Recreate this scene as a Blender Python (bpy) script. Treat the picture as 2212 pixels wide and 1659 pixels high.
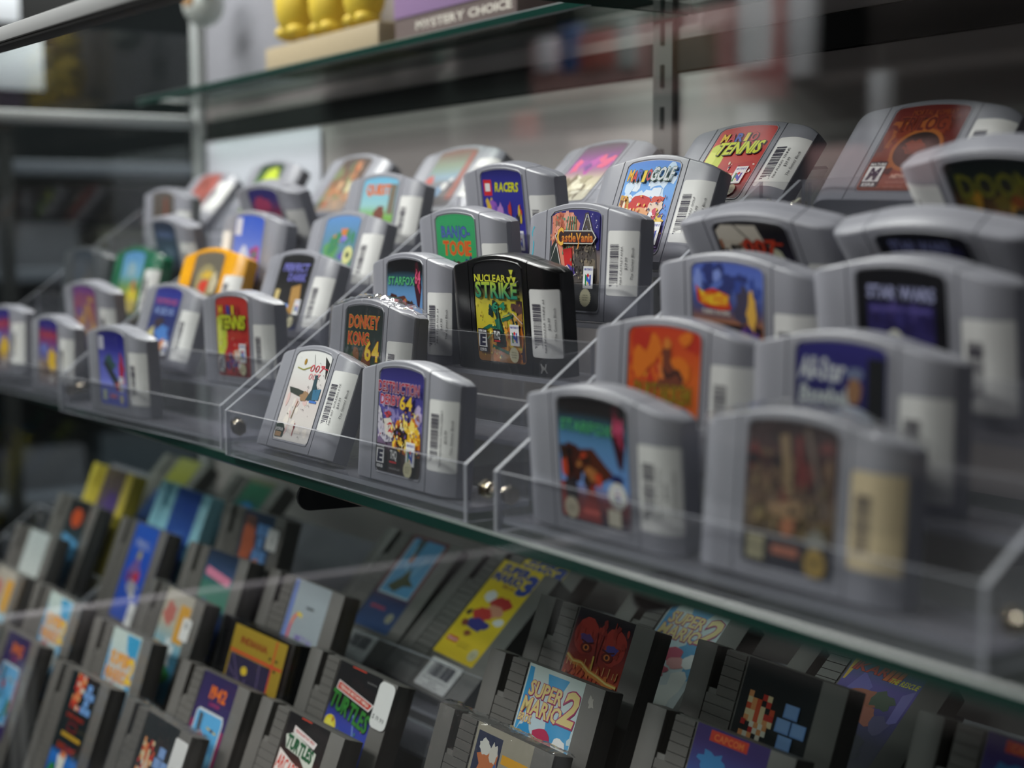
import bpy, bmesh, math, random
from mathutils import Matrix, Vector
R = math.radians
S = 0.001            # all shapes are written in millimetres
Z0 = 1050.0          # height of the cabinet's reference level above the shop floor
scene = bpy.context.scene
for o in list(bpy.data.objects):
    bpy.data.objects.remove(o)
C = bpy.data.collections.new('place'); scene.collection.children.link(C)

# ------------------------------------------------------------------ camera
CAMP = (710.717, -426.756, 162.346)
yaw, pitch, roll = R(57.27986), R(5.51657), R(-0.2158)
f = Vector((-math.sin(yaw)*math.cos(pitch), math.cos(yaw)*math.cos(pitch), -math.sin(pitch)))
r = Vector((math.cos(yaw), math.sin(yaw), 0)); u = r.cross(f)
r2 = math.cos(roll)*r + math.sin(roll)*u; u2 = -math.sin(roll)*r + math.cos(roll)*u
cam = bpy.data.cameras.new('camera'); camo = bpy.data.objects.new('camera', cam); C.objects.link(camo)
camo.matrix_world = Matrix(((r2.x, u2.x, -f.x, CAMP[0]*S), (r2.y, u2.y, -f.y, CAMP[1]*S), (r2.z, u2.z, -f.z, (CAMP[2]+Z0)*S), (0, 0, 0, 1)))
cam.sensor_width = 36; cam.lens = 3299.445/2212*36; cam.clip_start = 0.02; cam.clip_end = 60
cam.dof.use_dof = True; cam.dof.focus_distance = 0.99; cam.dof.aperture_fstop = 3.8; cam.dof.aperture_blades = 9
scene.camera = camo

# ------------------------------------------------------------------ world, lights, exposure
w = bpy.data.worlds.new('world'); scene.world = w; w.use_nodes = True
w.node_tree.nodes['Background'].inputs[0].default_value = (0.55, 0.58, 0.66, 1)
w.node_tree.nodes['Background'].inputs[1].default_value = 0.055
def area(name, loc, size, power, target, col=(1, 1, 1)):
    l = bpy.data.lights.new(name, 'AREA'); l.shape = 'RECTANGLE'; l.size = size[0]*S; l.size_y = size[1]*S
    l.energy = power; l.color = col
    o = bpy.data.objects.new(name, l); C.objects.link(o)
    p = Vector((loc[0]*S, loc[1]*S, (loc[2]+Z0)*S)); t = Vector((target[0]*S, target[1]*S, (target[2]+Z0)*S))
    o.location = p; o.rotation_euler = (t-p).to_track_quat('-Z', 'Y').to_euler()
    return o
LAMPS = [(-900, -1500, 1590, 1600, 500, 33), (-1500, 900, 1590, 1500, 400, 58), (-1900, -2050, 1590, 1500, 200, 20), (-1350, -320, 1590, 1300, 320, 30)]
for (x, y, z, sx, sy, p) in LAMPS:
    area('ceiling_lamp', (x, y, z-12), (sx, sy), p, (x, y, z-500), (1.0, 0.98, 0.95))
scene.view_settings.view_transform = 'Standard'; scene.view_settings.look = 'None'
scene.view_settings.exposure = 0.8; scene.view_settings.gamma = 1.0; scene.view_settings.use_curve_mapping = False
try:
    scene.cycles.transparent_max_bounces = 40; scene.cycles.max_bounces = 10
except Exception: pass

# ------------------------------------------------------------------ helpers
def lin(c):
    return tuple((v/255/12.92 if v/255 <= .04045 else ((v/255+.055)/1.055)**2.4) for v in c)
def mat(name, col, rough=.5, metal=0., bump=0., bscale=2000., spec=.5, emit=None, estr=0., mott=0., mscale=60.):
    m = bpy.data.materials.new(name); m.use_nodes = True; nt = m.node_tree; b = nt.nodes['Principled BSDF']
    b.inputs['Base Color'].default_value = (*lin(col), 1); b.inputs['Roughness'].default_value = rough
    b.inputs['Metallic'].default_value = metal; b.inputs['Specular IOR Level'].default_value = spec
    if emit:
        b.inputs['Emission Color'].default_value = (*lin(emit), 1); b.inputs['Emission Strength'].default_value = estr
    tc = nt.nodes.new('ShaderNodeTexCoord')
    if mott:
        n = nt.nodes.new('ShaderNodeTexNoise'); n.inputs['Scale'].default_value = mscale; n.inputs['Detail'].default_value = 4
        nt.links.new(tc.outputs['Object'], n.inputs['Vector'])
        cr = nt.nodes.new('ShaderNodeMapRange'); cr.inputs[1].default_value = .3; cr.inputs[2].default_value = .7
        cr.inputs[3].default_value = 1-mott; cr.inputs[4].default_value = 1+mott; nt.links.new(n.outputs[0], cr.inputs[0])
        mx = nt.nodes.new('ShaderNodeVectorMath'); mx.operation = 'SCALE'; mx.inputs[0].default_value = lin(col)
        nt.links.new(cr.outputs[0], mx.inputs['Scale']); nt.links.new(mx.outputs[0], b.inputs['Base Color'])
    if bump:
        n = nt.nodes.new('ShaderNodeTexNoise'); n.inputs['Scale'].default_value = bscale; n.inputs['Detail'].default_value = 2
        nt.links.new(tc.outputs['Object'], n.inputs['Vector'])
        bp = nt.nodes.new('ShaderNodeBump'); bp.inputs['Strength'].default_value = bump; bp.inputs['Distance'].default_value = .0003
        nt.links.new(n.outputs[0], bp.inputs['Height']); nt.links.new(bp.outputs[0], b.inputs['Normal'])
    return m
def clear(name, tint=(1, 1, 1), rough=0.0, ior=1.49, haze=0., hazecol=(200, 205, 215), bump=0., bscale=60.):
    """thin clear sheet: Fresnel mix of a tinted see-through and a glossy layer, plus a little surface haze"""
    m = bpy.data.materials.new(name); m.use_nodes = True; nt = m.node_tree; nt.nodes.clear()
    out = nt.nodes.new('ShaderNodeOutputMaterial'); tr = nt.nodes.new('ShaderNodeBsdfTransparent'); gl = nt.nodes.new('ShaderNodeBsdfGlossy')
    fr = nt.nodes.new('ShaderNodeFresnel'); mx = nt.nodes.new('ShaderNodeMixShader')
    tr.inputs[0].default_value = (*tint, 1); gl.inputs['Roughness'].default_value = rough; fr.inputs[0].default_value = ior
    # back faces get the same Fresnel as front faces
    geo = nt.nodes.new('ShaderNodeNewGeometry'); ma = nt.nodes.new('ShaderNodeMix'); ma.data_type = 'FLOAT'
    ma.inputs[2].default_value = ior; ma.inputs[3].default_value = 1/ior
    nt.links.new(geo.outputs['Backfacing'], ma.inputs[0]); nt.links.new(ma.outputs[0], fr.inputs[0])
    last = tr
    if haze:
        df = nt.nodes.new('ShaderNodeBsdfDiffuse'); df.inputs[0].default_value = (*lin(hazecol), 1)
        m2 = nt.nodes.new('ShaderNodeMixShader'); m2.inputs[0].default_value = haze
        nt.links.new(tr.outputs[0], m2.inputs[1]); nt.links.new(df.outputs[0], m2.inputs[2]); last = m2
    nt.links.new(fr.outputs[0], mx.inputs[0]); nt.links.new(last.outputs[0], mx.inputs[1]); nt.links.new(gl.outputs[0], mx.inputs[2])
    nt.links.new(mx.outputs[0], out.inputs[0])
    if bump:
        tc = nt.nodes.new('ShaderNodeTexCoord'); n = nt.nodes.new('ShaderNodeTexNoise'); n.inputs['Scale'].default_value = bscale; n.inputs['Detail'].default_value = 3
        nt.links.new(tc.outputs['Object'], n.inputs['Vector']); bp = nt.nodes.new('ShaderNodeBump'); bp.inputs['Strength'].default_value = bump; bp.inputs['Distance'].default_value = .003
        nt.links.new(n.outputs[0], bp.inputs['Height']); nt.links.new(bp.outputs[0], gl.inputs['Normal'])
    return m
def link(name, me, m=None, parent=None):
    o = bpy.data.objects.new(name, me); C.objects.link(o)
    if m is not None:
        for x in (m if isinstance(m, (list, tuple)) else [m]): me.materials.append(x)
    if parent: o.parent = parent
    return o
def empty(name, loc, rot=None):
    o = bpy.data.objects.new(name, None); C.objects.link(o); o.empty_display_size = .02
    M = Matrix.Translation((loc[0]*S, loc[1]*S, (loc[2]+Z0)*S))
    if rot is not None: M = M @ rot
    o.matrix_world = M
    return o
def tag(o, label=None, cat=None, group=None, kind=None):
    if label: o['label'] = label
    if cat: o['category'] = cat
    if group: o['group'] = group
    if kind: o['kind'] = kind
    return o
def box(bm, x0, y0, z0, x1, y1, z1, bev=0., mi=0, seg=2):
    vs = [bm.verts.new((x*S, y*S, z*S)) for x in (x0, x1) for y in (y0, y1) for z in (z0, z1)]
    fs = [bm.faces.new([vs[i] for i in q]) for q in ((0, 1, 3, 2), (4, 6, 7, 5), (0, 4, 5, 1), (2, 3, 7, 6), (0, 2, 6, 4), (1, 5, 7, 3))]
    for q in fs: q.material_index = mi
    if bev:
        es = list({e for q in fs for e in q.edges})
        r_ = bmesh.ops.bevel(bm, geom=es, offset=bev*S, segments=seg, affect='EDGES', profile=.5)
        for q in r_['faces']: q.material_index = mi
    return vs
def mk(name, bm, m=None, parent=None, smooth=35):
    bmesh.ops.recalc_face_normals(bm, faces=bm.faces[:])
    me = bpy.data.meshes.new(name); bm.to_mesh(me); bm.free()
    if smooth:
        for p in me.polygons: p.use_smooth = True
        me.set_sharp_from_angle(angle=R(smooth))
    return link(name, me, m, parent)
def mesh_of(name, bm, smooth=35):
    bmesh.ops.recalc_face_normals(bm, faces=bm.faces[:])
    me = bpy.data.meshes.new(name); bm.to_mesh(me); bm.free()
    if smooth:
        for p in me.polygons: p.use_smooth = True
        me.set_sharp_from_angle(angle=R(smooth))
    return me
def boxes(name, lst, m, parent=None, bev=0., smooth=35, dz=0):
    bm = bmesh.new()
    for b in lst: box(bm, *b, bev=bev)
    return mk(name, bm, m, parent, smooth)

# ------------------------------------------------------------------ materials
M_back = mat('back_panel_grey', (150, 144, 143), .55, mott=.05, mscale=3)
M_wallbright = mat('wall_bright_tone', (206, 204, 216), .6)  # brighter light on the back wall's left end, put into the colour
M_wallbright2 = mat('wall_bright_tone_upper', (150, 150, 158), .6)  # same wall brightness above the upper shelf, as a duller colour
M_dark = mat('dark_rail', (28, 30, 30), .6, spec=.15)
M_black = mat('black_metal', (24, 25, 28), .35, metal=.3)
M_alu = mat('pale_metal', (172, 176, 176), .42, metal=.1)
M_chrome = mat('screw_metal', (225, 215, 195), .16, metal=1.)
M_floor = mat('floor_vinyl', (34, 32, 30), .5, mott=.1, mscale=4)
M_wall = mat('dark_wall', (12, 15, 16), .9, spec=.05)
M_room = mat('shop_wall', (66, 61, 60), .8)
M_ceil = mat('ceiling_white', (200, 200, 198), .9)
M_glassedge = mat('glass_edge_green', (22, 56, 49), .15)
M_deck = mat('cabinet_deck', (44, 44, 46), .5)
M_arris = mat('glass_arris', (74, 84, 82), .3)
M_pane = clear('front_glass', (.97, .985, .98), ior=1.5)
M_shelf = clear('shelf_glass', (.86, .93, .90), ior=1.52)
M_acr = clear('clear_acrylic', (.96, .96, .97), ior=1.49, haze=.035)
M_acrf = clear('acrylic_shelf', (.90, .90, .92), ior=1.45, haze=.28, hazecol=(172, 172, 184))
M_edge = clear('acrylic_edge', (.8, .8, .83), ior=1.4, rough=.25, haze=.40, hazecol=(205, 208, 218))
M_rest = clear('frosted_backrest', (.8, .8, .84), ior=1.4, rough=.3, haze=.55, hazecol=(120, 120, 128))
M_wrap = clear('cellophane', (.98, .98, .98), ior=1.5, rough=.06, haze=.03, bump=1.0, bscale=70)
M_grey = mat('grey_plastic', (146, 147, 156), .34, bump=.12, bscale=2500)
M_blk = mat('black_plastic', (16, 16, 18), .25, bump=.08, bscale=2500)
M_green = mat('green_plastic', (22, 112, 74), .25)
M_yellow = mat('yellow_plastic', (240, 170, 16), .3)
M_dim = mat('smoke_plastic', (74, 78, 82), .3)
M_nes = mat('warm_grey_plastic', (99, 96, 93), .5, bump=.25, bscale=1800)
M_ltblue = mat('light_blue_plastic', (146, 204, 222), .4)
M_yb = mat('yellow_brown_plastic', (200, 180, 60), .5)
def vcmat(name, rough, coat=0., spec=.4):
    m = bpy.data.materials.new(name); m.use_nodes = True; nt = m.node_tree; b = nt.nodes['Principled BSDF']
    a = nt.nodes.new('ShaderNodeAttribute'); a.attribute_name = 'Col'
    nt.links.new(a.outputs['Color'], b.inputs['Base Color']); b.inputs['Roughness'].default_value = rough
    b.inputs['Coat Weight'].default_value = coat; b.inputs['Specular IOR Level'].default_value = spec; b.inputs['Coat Roughness'].default_value = .12
    return m
M_label = vcmat('printed_label', .45, spec=.3)
M_stick = vcmat('paper_sticker', .6)

# ------------------------------------------------------------------ printed graphics (flat coloured shapes in thin layers)
GL = {}
CH = "ABCDEFGHIJKLMNOPQRSTUVWXYZabcdefghijklmnopqrstuvwxyz0123456789$.,-:&'!+"
def build_glyphs():
    objs = []
    for ch in CH:
        for k, off in (('n', .0), ('b', .028), ('o', .056)):
            c = bpy.data.curves.new('g', 'FONT'); c.body = ch; c.size = 1; c.offset = off; c.resolution_u = 2; c.fill_mode = 'BOTH'
            o = bpy.data.objects.new('g', c); scene.collection.objects.link(o); objs.append((ch, k, o, c))
    dg = bpy.context.evaluated_depsgraph_get(); dg.update()
    for ch, k, o, c in objs:
        me = o.evaluated_get(dg).to_mesh(); me.calc_loop_triangles()
        vs = [(v.co.x, v.co.y) for v in me.vertices]; ts = [tuple(t.vertices) for t in me.loop_triangles]
        GL[(ch, k)] = (vs, ts); o.evaluated_get(dg).to_mesh_clear()
    for ch, k, o, c in objs:
        bpy.data.objects.remove(o); bpy.data.curves.remove(c)
build_glyphs()
def text_tris(s, kind='b', track=.1):
    """laid-out text as (verts, tris, width); cap height about .7"""
    V, T, x = [], [], 0
    for ch in s:
        if ch == ' ': x += .32; continue
        if (ch, 'n') not in GL: continue
        n = GL[(ch, 'n')][0]
        if not n: continue
        x0 = min(p[0] for p in n); x1 = max(p[0] for p in n)
        vs, ts = GL[(ch, kind)]; b = len(V)
        V += [(p[0]-x0+x, p[1]) for p in vs]; T += [(a+b, q+b, e+b) for a, q, e in ts]
        x += (x1-x0)+track
    return V, T, max(x-track, .01)

class Art:
    """collects coloured polygons in a (u,v) frame; base is the label outline"""
    def __init__(s, w, h, top=None, seed=1):
        s.w, s.h = w, h; s.polys = []; s.n = 0; s.rnd = random.Random(seed)
        s.top = top or (lambda u: 1.0)
    def cl(s, p):
        uu = min(max(p[0], .012), .988); t = s.top(uu)
        return (uu, min(max(p[1], s.bot(uu)+.006), t-.006))
    def bot(s, uu):
        d = min(uu, 1-uu)*s.w; rr = s.rb
        return 0 if d >= rr else (rr-math.sqrt(max(rr*rr-(rr-d)**2, 0)))/s.h
    rb = 3.0
    def add(s, pts, cols, lay=True, clip=True):
        if lay: s.n += 1
        if clip: pts = [s.cl(p) for p in pts]
        s.polys.append((pts, cols if isinstance(cols, list) else [cols]*len(pts), s.n))
    def base(s, stops, nx=16, nz=16):
        """vertical colour stops [(v,colour)...] from bottom to top, filling the outline"""
        def colat(v):
            for (a, ca), (b, cb) in zip(stops, stops[1:]):
                if v <= b: t = (v-a)/max(b-a, 1e-6); t = min(max(t, 0), 1); return tuple(ca[i]*(1-t)+cb[i]*t for i in range(3))
            return stops[-1][1]
        xs = [0, .01, .03, .06] + [.1+.8*i/nx for i in range(nx+1)] + [.94, .97, .99, 1]
        for a, b in zip(xs, xs[1:]):
            for k in range(nz):
                def pt(x, t):
                    lo, hi = s.bot(x), s.top(x); return (x, lo+(hi-lo)*t)
                q = [pt(a, k/nz), pt(b, k/nz), pt(b, (k+1)/nz), pt(a, (k+1)/nz)]
                s.polys.append((q, [colat(p[1]) for p in q], 0))
    def R(s, a, b, c, d, col, col2=None):
        s.add([(a, b), (c, b), (c, d), (a, d)], [col, col, col2 or col, col2 or col])
    def P(s, pts, col): s.add(pts, col)
    def E(s, cu, cv, ru, rv, col, n=22, col2=None):
        pts = [(cu+ru*math.cos(2*math.pi*i/n), cv+rv*math.sin(2*math.pi*i/n)) for i in range(n)]
        s.add(pts, [col2 if (col2 and i > n/2) else col for i in range(n)])
    def B(s, cu, cv, ru, rv, col, n=18, j=.3):
        pts = []
        for i in range(n):
            k = 1+s.rnd.uniform(-j, j); pts.append((cu+ru*k*math.cos(2*math.pi*i/n), cv+rv*k*math.sin(2*math.pi*i/n)))
        s.n += 1; c = (cu, cv)
        pts = [s.cl(p) for p in pts]; c = s.cl(c)
        for i in range(n): s.polys.append(([c, pts[i], pts[(i+1) % n]], [col]*3, s.n))
    def W(s, n, reg, cols, size, j=.4):
        for _ in range(n):
            s.B(s.rnd.uniform(reg[0], reg[2]), s.rnd.uniform(reg[1], reg[3]), size*s.rnd.uniform(.4, 1.3), size*s.rnd.uniform(.4, 1.3), s.rnd.choice(cols), 10, j)
    def L(s, pts, wd, col):
        """a line of width wd (mm)"""
        s.n += 1
        for (a, b), (c, d) in zip(pts, pts[1:]):
            dx, dy = (c-a)*s.w, (d-b)*s.h; l = math.hypot(dx, dy) or 1; nx, ny = -dy/l*wd/2/s.w, dx/l*wd/2/s.h
            s.polys.append(([s.cl(p) for p in ((a-nx, b-ny), (c-nx, d-ny), (c+nx, d+ny), (a+nx, b+ny))], [col]*4, s.n))
    def T(s, txt, cu, cv, w, h, col, ol=None, shear=0., rot=0., kind='b', col2=None, ol2=None):
        def put(kind, color, dx=0, dy=0, colb=None):
            V, T, W_ = text_tris(txt, kind); s.n += 1
            sx, sy = w*s.w/W_, h*s.h/.70
            out, cc = [], []
            for (x, y) in V:
                X = (x-W_/2)*sx+shear*(y-.35)*sy; Y = (y-.35)*sy
                X, Y = X*math.cos(rot)-Y*math.sin(rot), X*math.sin(rot)+Y*math.cos(rot)
                out.append(s.cl(((cu*s.w+X+dx)/s.w, (cv*s.h+Y+dy)/s.h)))
                t = min(max(y/.7, 0), 1); cc.append(tuple(color[i]*t+(colb or color)[i]*(1-t) for i in range(3)))
            for t in T: s.polys.append(([out[i] for i in t], [cc[i] for i in t], s.n))
        if ol2: put('o', ol2, .5, -.5)
        if ol: put('o', ol)
        put(kind, col, colb=col2)
    # small printed marks
    def seal(s, cu, cv, rr=4.6, col=(205, 200, 165)):
        n = 48; s.n += 1
        pts = [(cu+(rr if i % 2 else rr*.88)*math.cos(2*math.pi*i/n)/s.w, cv+(rr if i % 2 else rr*.88)*math.sin(2*math.pi*i/n)/s.h) for i in range(n)]
        for i in range(n): s.polys.append(([s.cl((cu, cv)), s.cl(pts[i]), s.cl(pts[(i+1) % n])], [col]*3, s.n))
        for k, t in enumerate(("OFFICIAL", "NINTENDO", "SEAL")): s.T(t, cu, cv+(1.5-k*1.5)/s.h, (5.5 if k != 1 else 6.2)/s.w, .85/s.h, (90, 85, 60), kind='n')
    def n64(s, cu, cv, k=1.):
        w, h = 10*k/s.w, 14*k/s.h
        s.R(cu-w/2, cv-h/2, cu+w/2, cv+h/2, (228, 228, 230)); s.T("NINTENDO", cu, cv+h*.36, w*.86, h*.10, (45, 45, 150), kind='b')
        g, b_, r_, y_ = (30, 130, 70), (40, 60, 160), (205, 40, 40), (235, 180, 40)
        x0, y0 = cu-w*.3, cv-h*.36; a, c = w*.15, h*.5
        s.P([(x0, y0), (x0+a, y0-h*.03), (x0+a, y0+c*.9), (x0, y0+c)], g); s.P([(x0+w*.45, y0), (x0+w*.6, y0), (x0+w*.6, y0+c), (x0+w*.45, y0+c*.9)], b_)
        s.P([(x0+a, y0+c*.9), (x0+a, y0+c*.45), (x0+w*.45, y0+c*.1), (x0+w*.45, y0+c*.5)], (60, 90, 190)); s.P([(x0+a, y0+c*.9), (x0+w*.3, y0+c*1.1), (x0+w*.45, y0+c*.9), (x0+w*.3, y0+c*.7)], r_)
        s.P([(x0+w*.22, y0+c*.2), (x0+w*.3, y0+c*.32), (x0+w*.38, y0+c*.2), (x0+w*.3, y0+c*.05)], y_)
    def esrb(s, cu, cv, top="EVERYONE", let="E", k=1.):
        w, h = 10*k/s.w, 15*k/s.h
        s.R(cu-w/2, cv-h/2, cu+w/2, cv+h/2, (30, 28, 40)); s.R(cu-w*.45, cv-h*.28, cu+w*.45, cv+h*.32, (225, 225, 225))
        s.T(top, cu, cv+h*.40, w*.86, h*.09, (230, 230, 230)); s.T(let, cu, cv+h*.02, w*.5, h*.44, (28, 28, 60), shear=.12, kind='o')
        s.T("ESRB", cu, cv-h*.40, w*.7, h*.12, (230, 230, 230))
    def mesh(s, name, place, step=.012, base=.05):
        """place(u,v,offset)->(x,y,z) mm"""
        vs, fs, cs = [], [], []
        for pts, cols, lay in s.polys:
            b = len(vs)
            vs += [tuple(c*S for c in place(p[0], p[1], base+lay*step)) for p in pts]; fs.append(tuple(range(b, b+len(pts)))); cs += [(*lin(c), 1) for c in cols]
        me = bpy.data.meshes.new(name); me.from_pydata(vs, [], fs)
        at = me.color_attributes.new('Col', 'FLOAT_COLOR', 'POINT')
        flat = [x for c in cs for x in c]; at.data.foreach_set('color', flat); me.update()
        return me
# ------------------------------------------------------------------ room and cabinet shell
def plate(name, x0, y0, z0, x1, y1, z1, m, bev=0., kind='structure', parent=None):
    o = boxes(name, [(x0, y0, z0+Z0, x1, y1, z1+Z0)], m, parent, bev)
    if kind: o['kind'] = kind
    return o
plate('floor', -2700, -2500, -1070, 2300, 1600, -1050, M_floor)
plate('ceiling', -2700, -2500, 1600, 2300, 1600, 1620, M_ceil)
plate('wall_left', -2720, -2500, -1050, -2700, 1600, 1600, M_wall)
plate('wall_right', 2300, -2500, -1050, 2320, 1600, 1600, M_room)
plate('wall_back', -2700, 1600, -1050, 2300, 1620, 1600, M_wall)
plate('wall_front', -2700, -2520, -1050, 2300, -2500, 1600, M_room)
for i, (x, y, z, sx, sy, p) in enumerate(LAMPS):
    t = empty('ceiling_light', (x, y, z-8))
    tag(t, ['long ceiling light in front of the cabinet', 'long ceiling light above and behind the cabinet', 'long ceiling light above the shelves across the aisle', 'long ceiling light just before the cabinet, nearest the front glass'][i], 'ceiling light', 'ceiling lights of the shop')
    boxes('housing', [(-sx/2-20, -sy/2-20, 6, sx/2+20, sy/2+20, 18)], M_alu, t, 1)

M_strip = mat('strip_grey', (96, 94, 94), .5)
# cabinet: base, deck, back panel with slot strips, side glass, front glass, rails
cab = empty('display_cabinet', (0, 0, -1050)); tag(cab, 'glass fronted shop display cabinet with a grey back panel and pale metal rails', 'display cabinet')
def part(name, lst, m, bev=0., parent=None, smooth=35):
    return boxes(name, [(a, b, c+1050, d, e, f_+1050) for a, b, c, d, e, f_ in lst], m, parent or cab, bev, smooth)
part('base', [(-1200, -150, -1050, 900, 345, -374)], M_deck, 2)
part('deck', [(-1198, -140, -374, 890, 320, -361.1)], M_deck, 1)
bp = part('back_panel', [(-1183, 320, -362, 900, 334, 286), (-1183, 320, 311, 900, 334, 600), (-1183, 326, 286, 900, 334, 311)], M_back, .6)
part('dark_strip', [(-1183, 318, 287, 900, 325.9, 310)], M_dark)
for x in (-240,): part('slot_strip', [(x, 314.5, 6, x+24, 319.9, 598)], M_strip, .8)
for x in (-230,):
    for z in range(20, 580, 32): part('slot', [(x, 313.8, z, x+4.5, 314.4, z+17)], M_dark)
part('side_glass', [(-1195, -138, -362, -1189.5, 306, 420)], M_pane)
part('corner_post', [(-1196, 306, -362, -1174, 319.8, 620)], M_alu, 3)
part('side_rail', [(-1190, -150, 301, -1174, 305, 317)], M_alu, 6)
fg = part('front_glass', [(-1180, -150, -362, 890, -144, 279)], M_pane)
for v in fg.data.vertices:
    if v.co.z > 1.2: v.co.z = (1050+281-v.co.x*1000*math.tan(R(1.55)))*S
fr_ = part('top_rail', [(-1190, -157, -1050, 900, -140, -1040.2)], M_alu, 1.2)
fr_.location = (0, 0, (282.2+1050)*S); fr_.rotation_euler = (0, R(1.55), 0)
gk = part('gasket', [(-1190, -155, -1052.4, 900, -142, -1050.2)], M_dark, .3, fr_)

# lower glass shelf carrying the rounded cartridges
def glass_shelf(name, x0, y0, x1, y1, z0, z1, label):
    bm = bmesh.new(); box(bm, x0, y0, z0+Z0, x1, y1, z1+Z0)
    bmesh.ops.recalc_face_normals(bm, faces=bm.faces[:])
    es = [e for e in bm.edges if all(abs(v.co.y-y0*S) < 1e-5 for v in e.verts) and abs((e.verts[0].co-e.verts[1].co).x) > .1]
    bmesh.ops.bevel(bm, geom=es, offset=1.4*S, segments=1, affect='EDGES')
    bmesh.ops.recalc_face_normals(bm, faces=bm.faces[:])
    for q in bm.faces: q.material_index = 2 if .3 < abs(q.normal.z) < .9 else (1 if abs(q.normal.z) < .3 else 0)
    o = mk(name, bm, [M_shelf, M_glassedge, M_arris], None, 0); tag(o, label, 'glass shelf'); return o
glass_shelf('glass_shelf', -1172, -2, 890, 312, -3.5, 5.5, 'long green-edged glass shelf carrying the clear racks of rounded cartridges')
glass_shelf('glass_shelf', -1160, 222, -194, 312, 326, 334, 'narrow upper glass shelf against the back panel holding blurred toys')
glass_shelf('glass_shelf', -190, 140, 890, 312, 326, 334, 'deeper upper glass shelf added at the top right to carry the shading cartons')  # added to hold the cartons that shade the top step
def bracket(x, label, top, y0=3):
    bm = bmesh.new(); prof = [(y0+9, top)]
    for i in range(9):
        a = math.pi/2+i*math.pi/8; prof.append((y0+9+9*math.cos(a), top-9.6+9.6*math.sin(a)))
    prof += [(y0+60, top-20.5), (313.5, top-30), (313.5, top)]
    hook = [(y0+26, top), (y0+26, top-3.2), (y0+10, top-5), (y0+10, top)]
    vs = [[bm.verts.new((xx*S, y*S, (z+Z0)*S)) for y, z in prof] for xx in (x-1.6, x+1.6)]
    bm.faces.new(vs[0]); bm.faces.new(vs[1][::-1])
    n = len(prof)
    for i in range(n): bm.faces.new((vs[0][i], vs[0][(i+1) % n], vs[1][(i+1) % n], vs[1][i]))
    bmesh.ops.bevel(bm, geom=bm.edges[:], offset=.4*S, segments=1, affect='EDGES')
    o = mk('shelf_bracket', bm, M_black, None, 30); tag(o, label, 'shelf bracket', 'black shelf brackets'); return o
bracket(-228, 'black metal bracket with a rounded nose under the glass shelf, left of centre', -3.6)
bracket(122, 'black metal bracket under the right part of the glass shelf', -3.6, 22)

# ------------------------------------------------------------------ clear stepped racks
DY, DZ, RW = 43.7, 31.5, 325.0
def rack(loc, rot, label, group, rest, f6=None, nscrew=((12, 18), (222, 174))):
    t = empty('acrylic_rack', loc, rot); tag(t, label, 'display rack', group)
    fl = [7.6+DZ*k for k in range(6)]; lp = [32.5+DZ*k for k in range(6)]
    if f6: fl[5] = f6
    def edged(name, lst, mm=M_acr):
        bm = bmesh.new()
        for b in lst: box(bm, *b)
        bmesh.ops.recalc_face_normals(bm, faces=bm.faces[:])
        for q in bm.faces:
            es = sorted(e.calc_length() for e in q.edges)
            q.material_index = 1 if es[0] < 3.3*S else 0
        return mk(name, bm, [mm, M_edge], t, 0)
    for k in range(6):
        y = DY*k
        edged('lip', [(3.1, y, (fl[k-1]+.1 if k else 0), RW-3.1, y+3, lp[k])])
        y1 = y+DY-.1 if k < 5 else y+40
        edged('shelf', [(3.1, y+3.1, fl[k]-3, RW-3.1, y1, fl[k])], M_acrf)
    prof = [(0, 0), (0, lp[0]), (DY*5, lp[5]), (DY*5+42, lp[5]), (DY*5+42, 0)]
    for x in (0, RW-3):
        bm = bmesh.new(); vs = [[bm.verts.new((xx*S, y*S, z*S)) for y, z in prof] for xx in (x, x+3)]
        bm.faces.new(vs[0]); bm.faces.new(vs[1][::-1]); n = len(prof)
        for i in range(n):
            q = bm.faces.new((vs[0][i], vs[0][(i+1) % n], vs[1][(i+1) % n], vs[1][i])); q.material_index = 1
        sp = mk('side_panel', bm, [M_acr, M_edge], t, 0)
        for (y, z) in nscrew:
            bm = bmesh.new(); sgn = -1 if x == 0 else 1; xs = x if x == 0 else x+3
            bmesh.ops.create_uvsphere(bm, u_segments=12, v_segments=8, radius=4.4*S)
            for v in bm.verts: v.co = Vector((v.co.x*.85+(xs+sgn*5.6)*S, v.co.y+y*S, v.co.z+z*S))
            c = bmesh.ops.create_cone(bm, cap_ends=True, segments=6, radius1=5.4*S, radius2=5.4*S, depth=3*S)
            for v in c['verts']: v.co = Vector((v.co.z+(xs+sgn*1.7)*S, v.co.x+y*S, v.co.y+z*S))
            mk('screw', bm, M_chrome, sp, 30)
    a, L, y0 = R(rest[0]), rest[1], DY*5+rest[2]
    bm = bmesh.new(); d = (math.sin(a), math.cos(a)); n_ = (math.cos(a), -math.sin(a))
    pf = [(y0, fl[5]+.2), (y0+d[0]*L, fl[5]+.2+d[1]*L), (y0+d[0]*L+n_[0]*3, fl[5]+.2+d[1]*L+n_[1]*3), (y0+n_[0]*3+n_[1]*0, fl[5]+.2+0*n_[1])]
    vs = [[bm.verts.new((xx*S, y*S, z*S)) for y, z in pf] for xx in (3.2, RW-3.2)]
    bm.faces.new(vs[0]); bm.faces.new(vs[1][::-1])
    for i in range(4):
        q = bm.faces.new((vs[0][i], vs[0][(i+1) % 4], vs[1][(i+1) % 4], vs[1][i])); q.material_index = 1 if i in (1, 3) else 0
    mk('backrest', bm, [rest[3], M_edge], t, 0)
    return t

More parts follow.
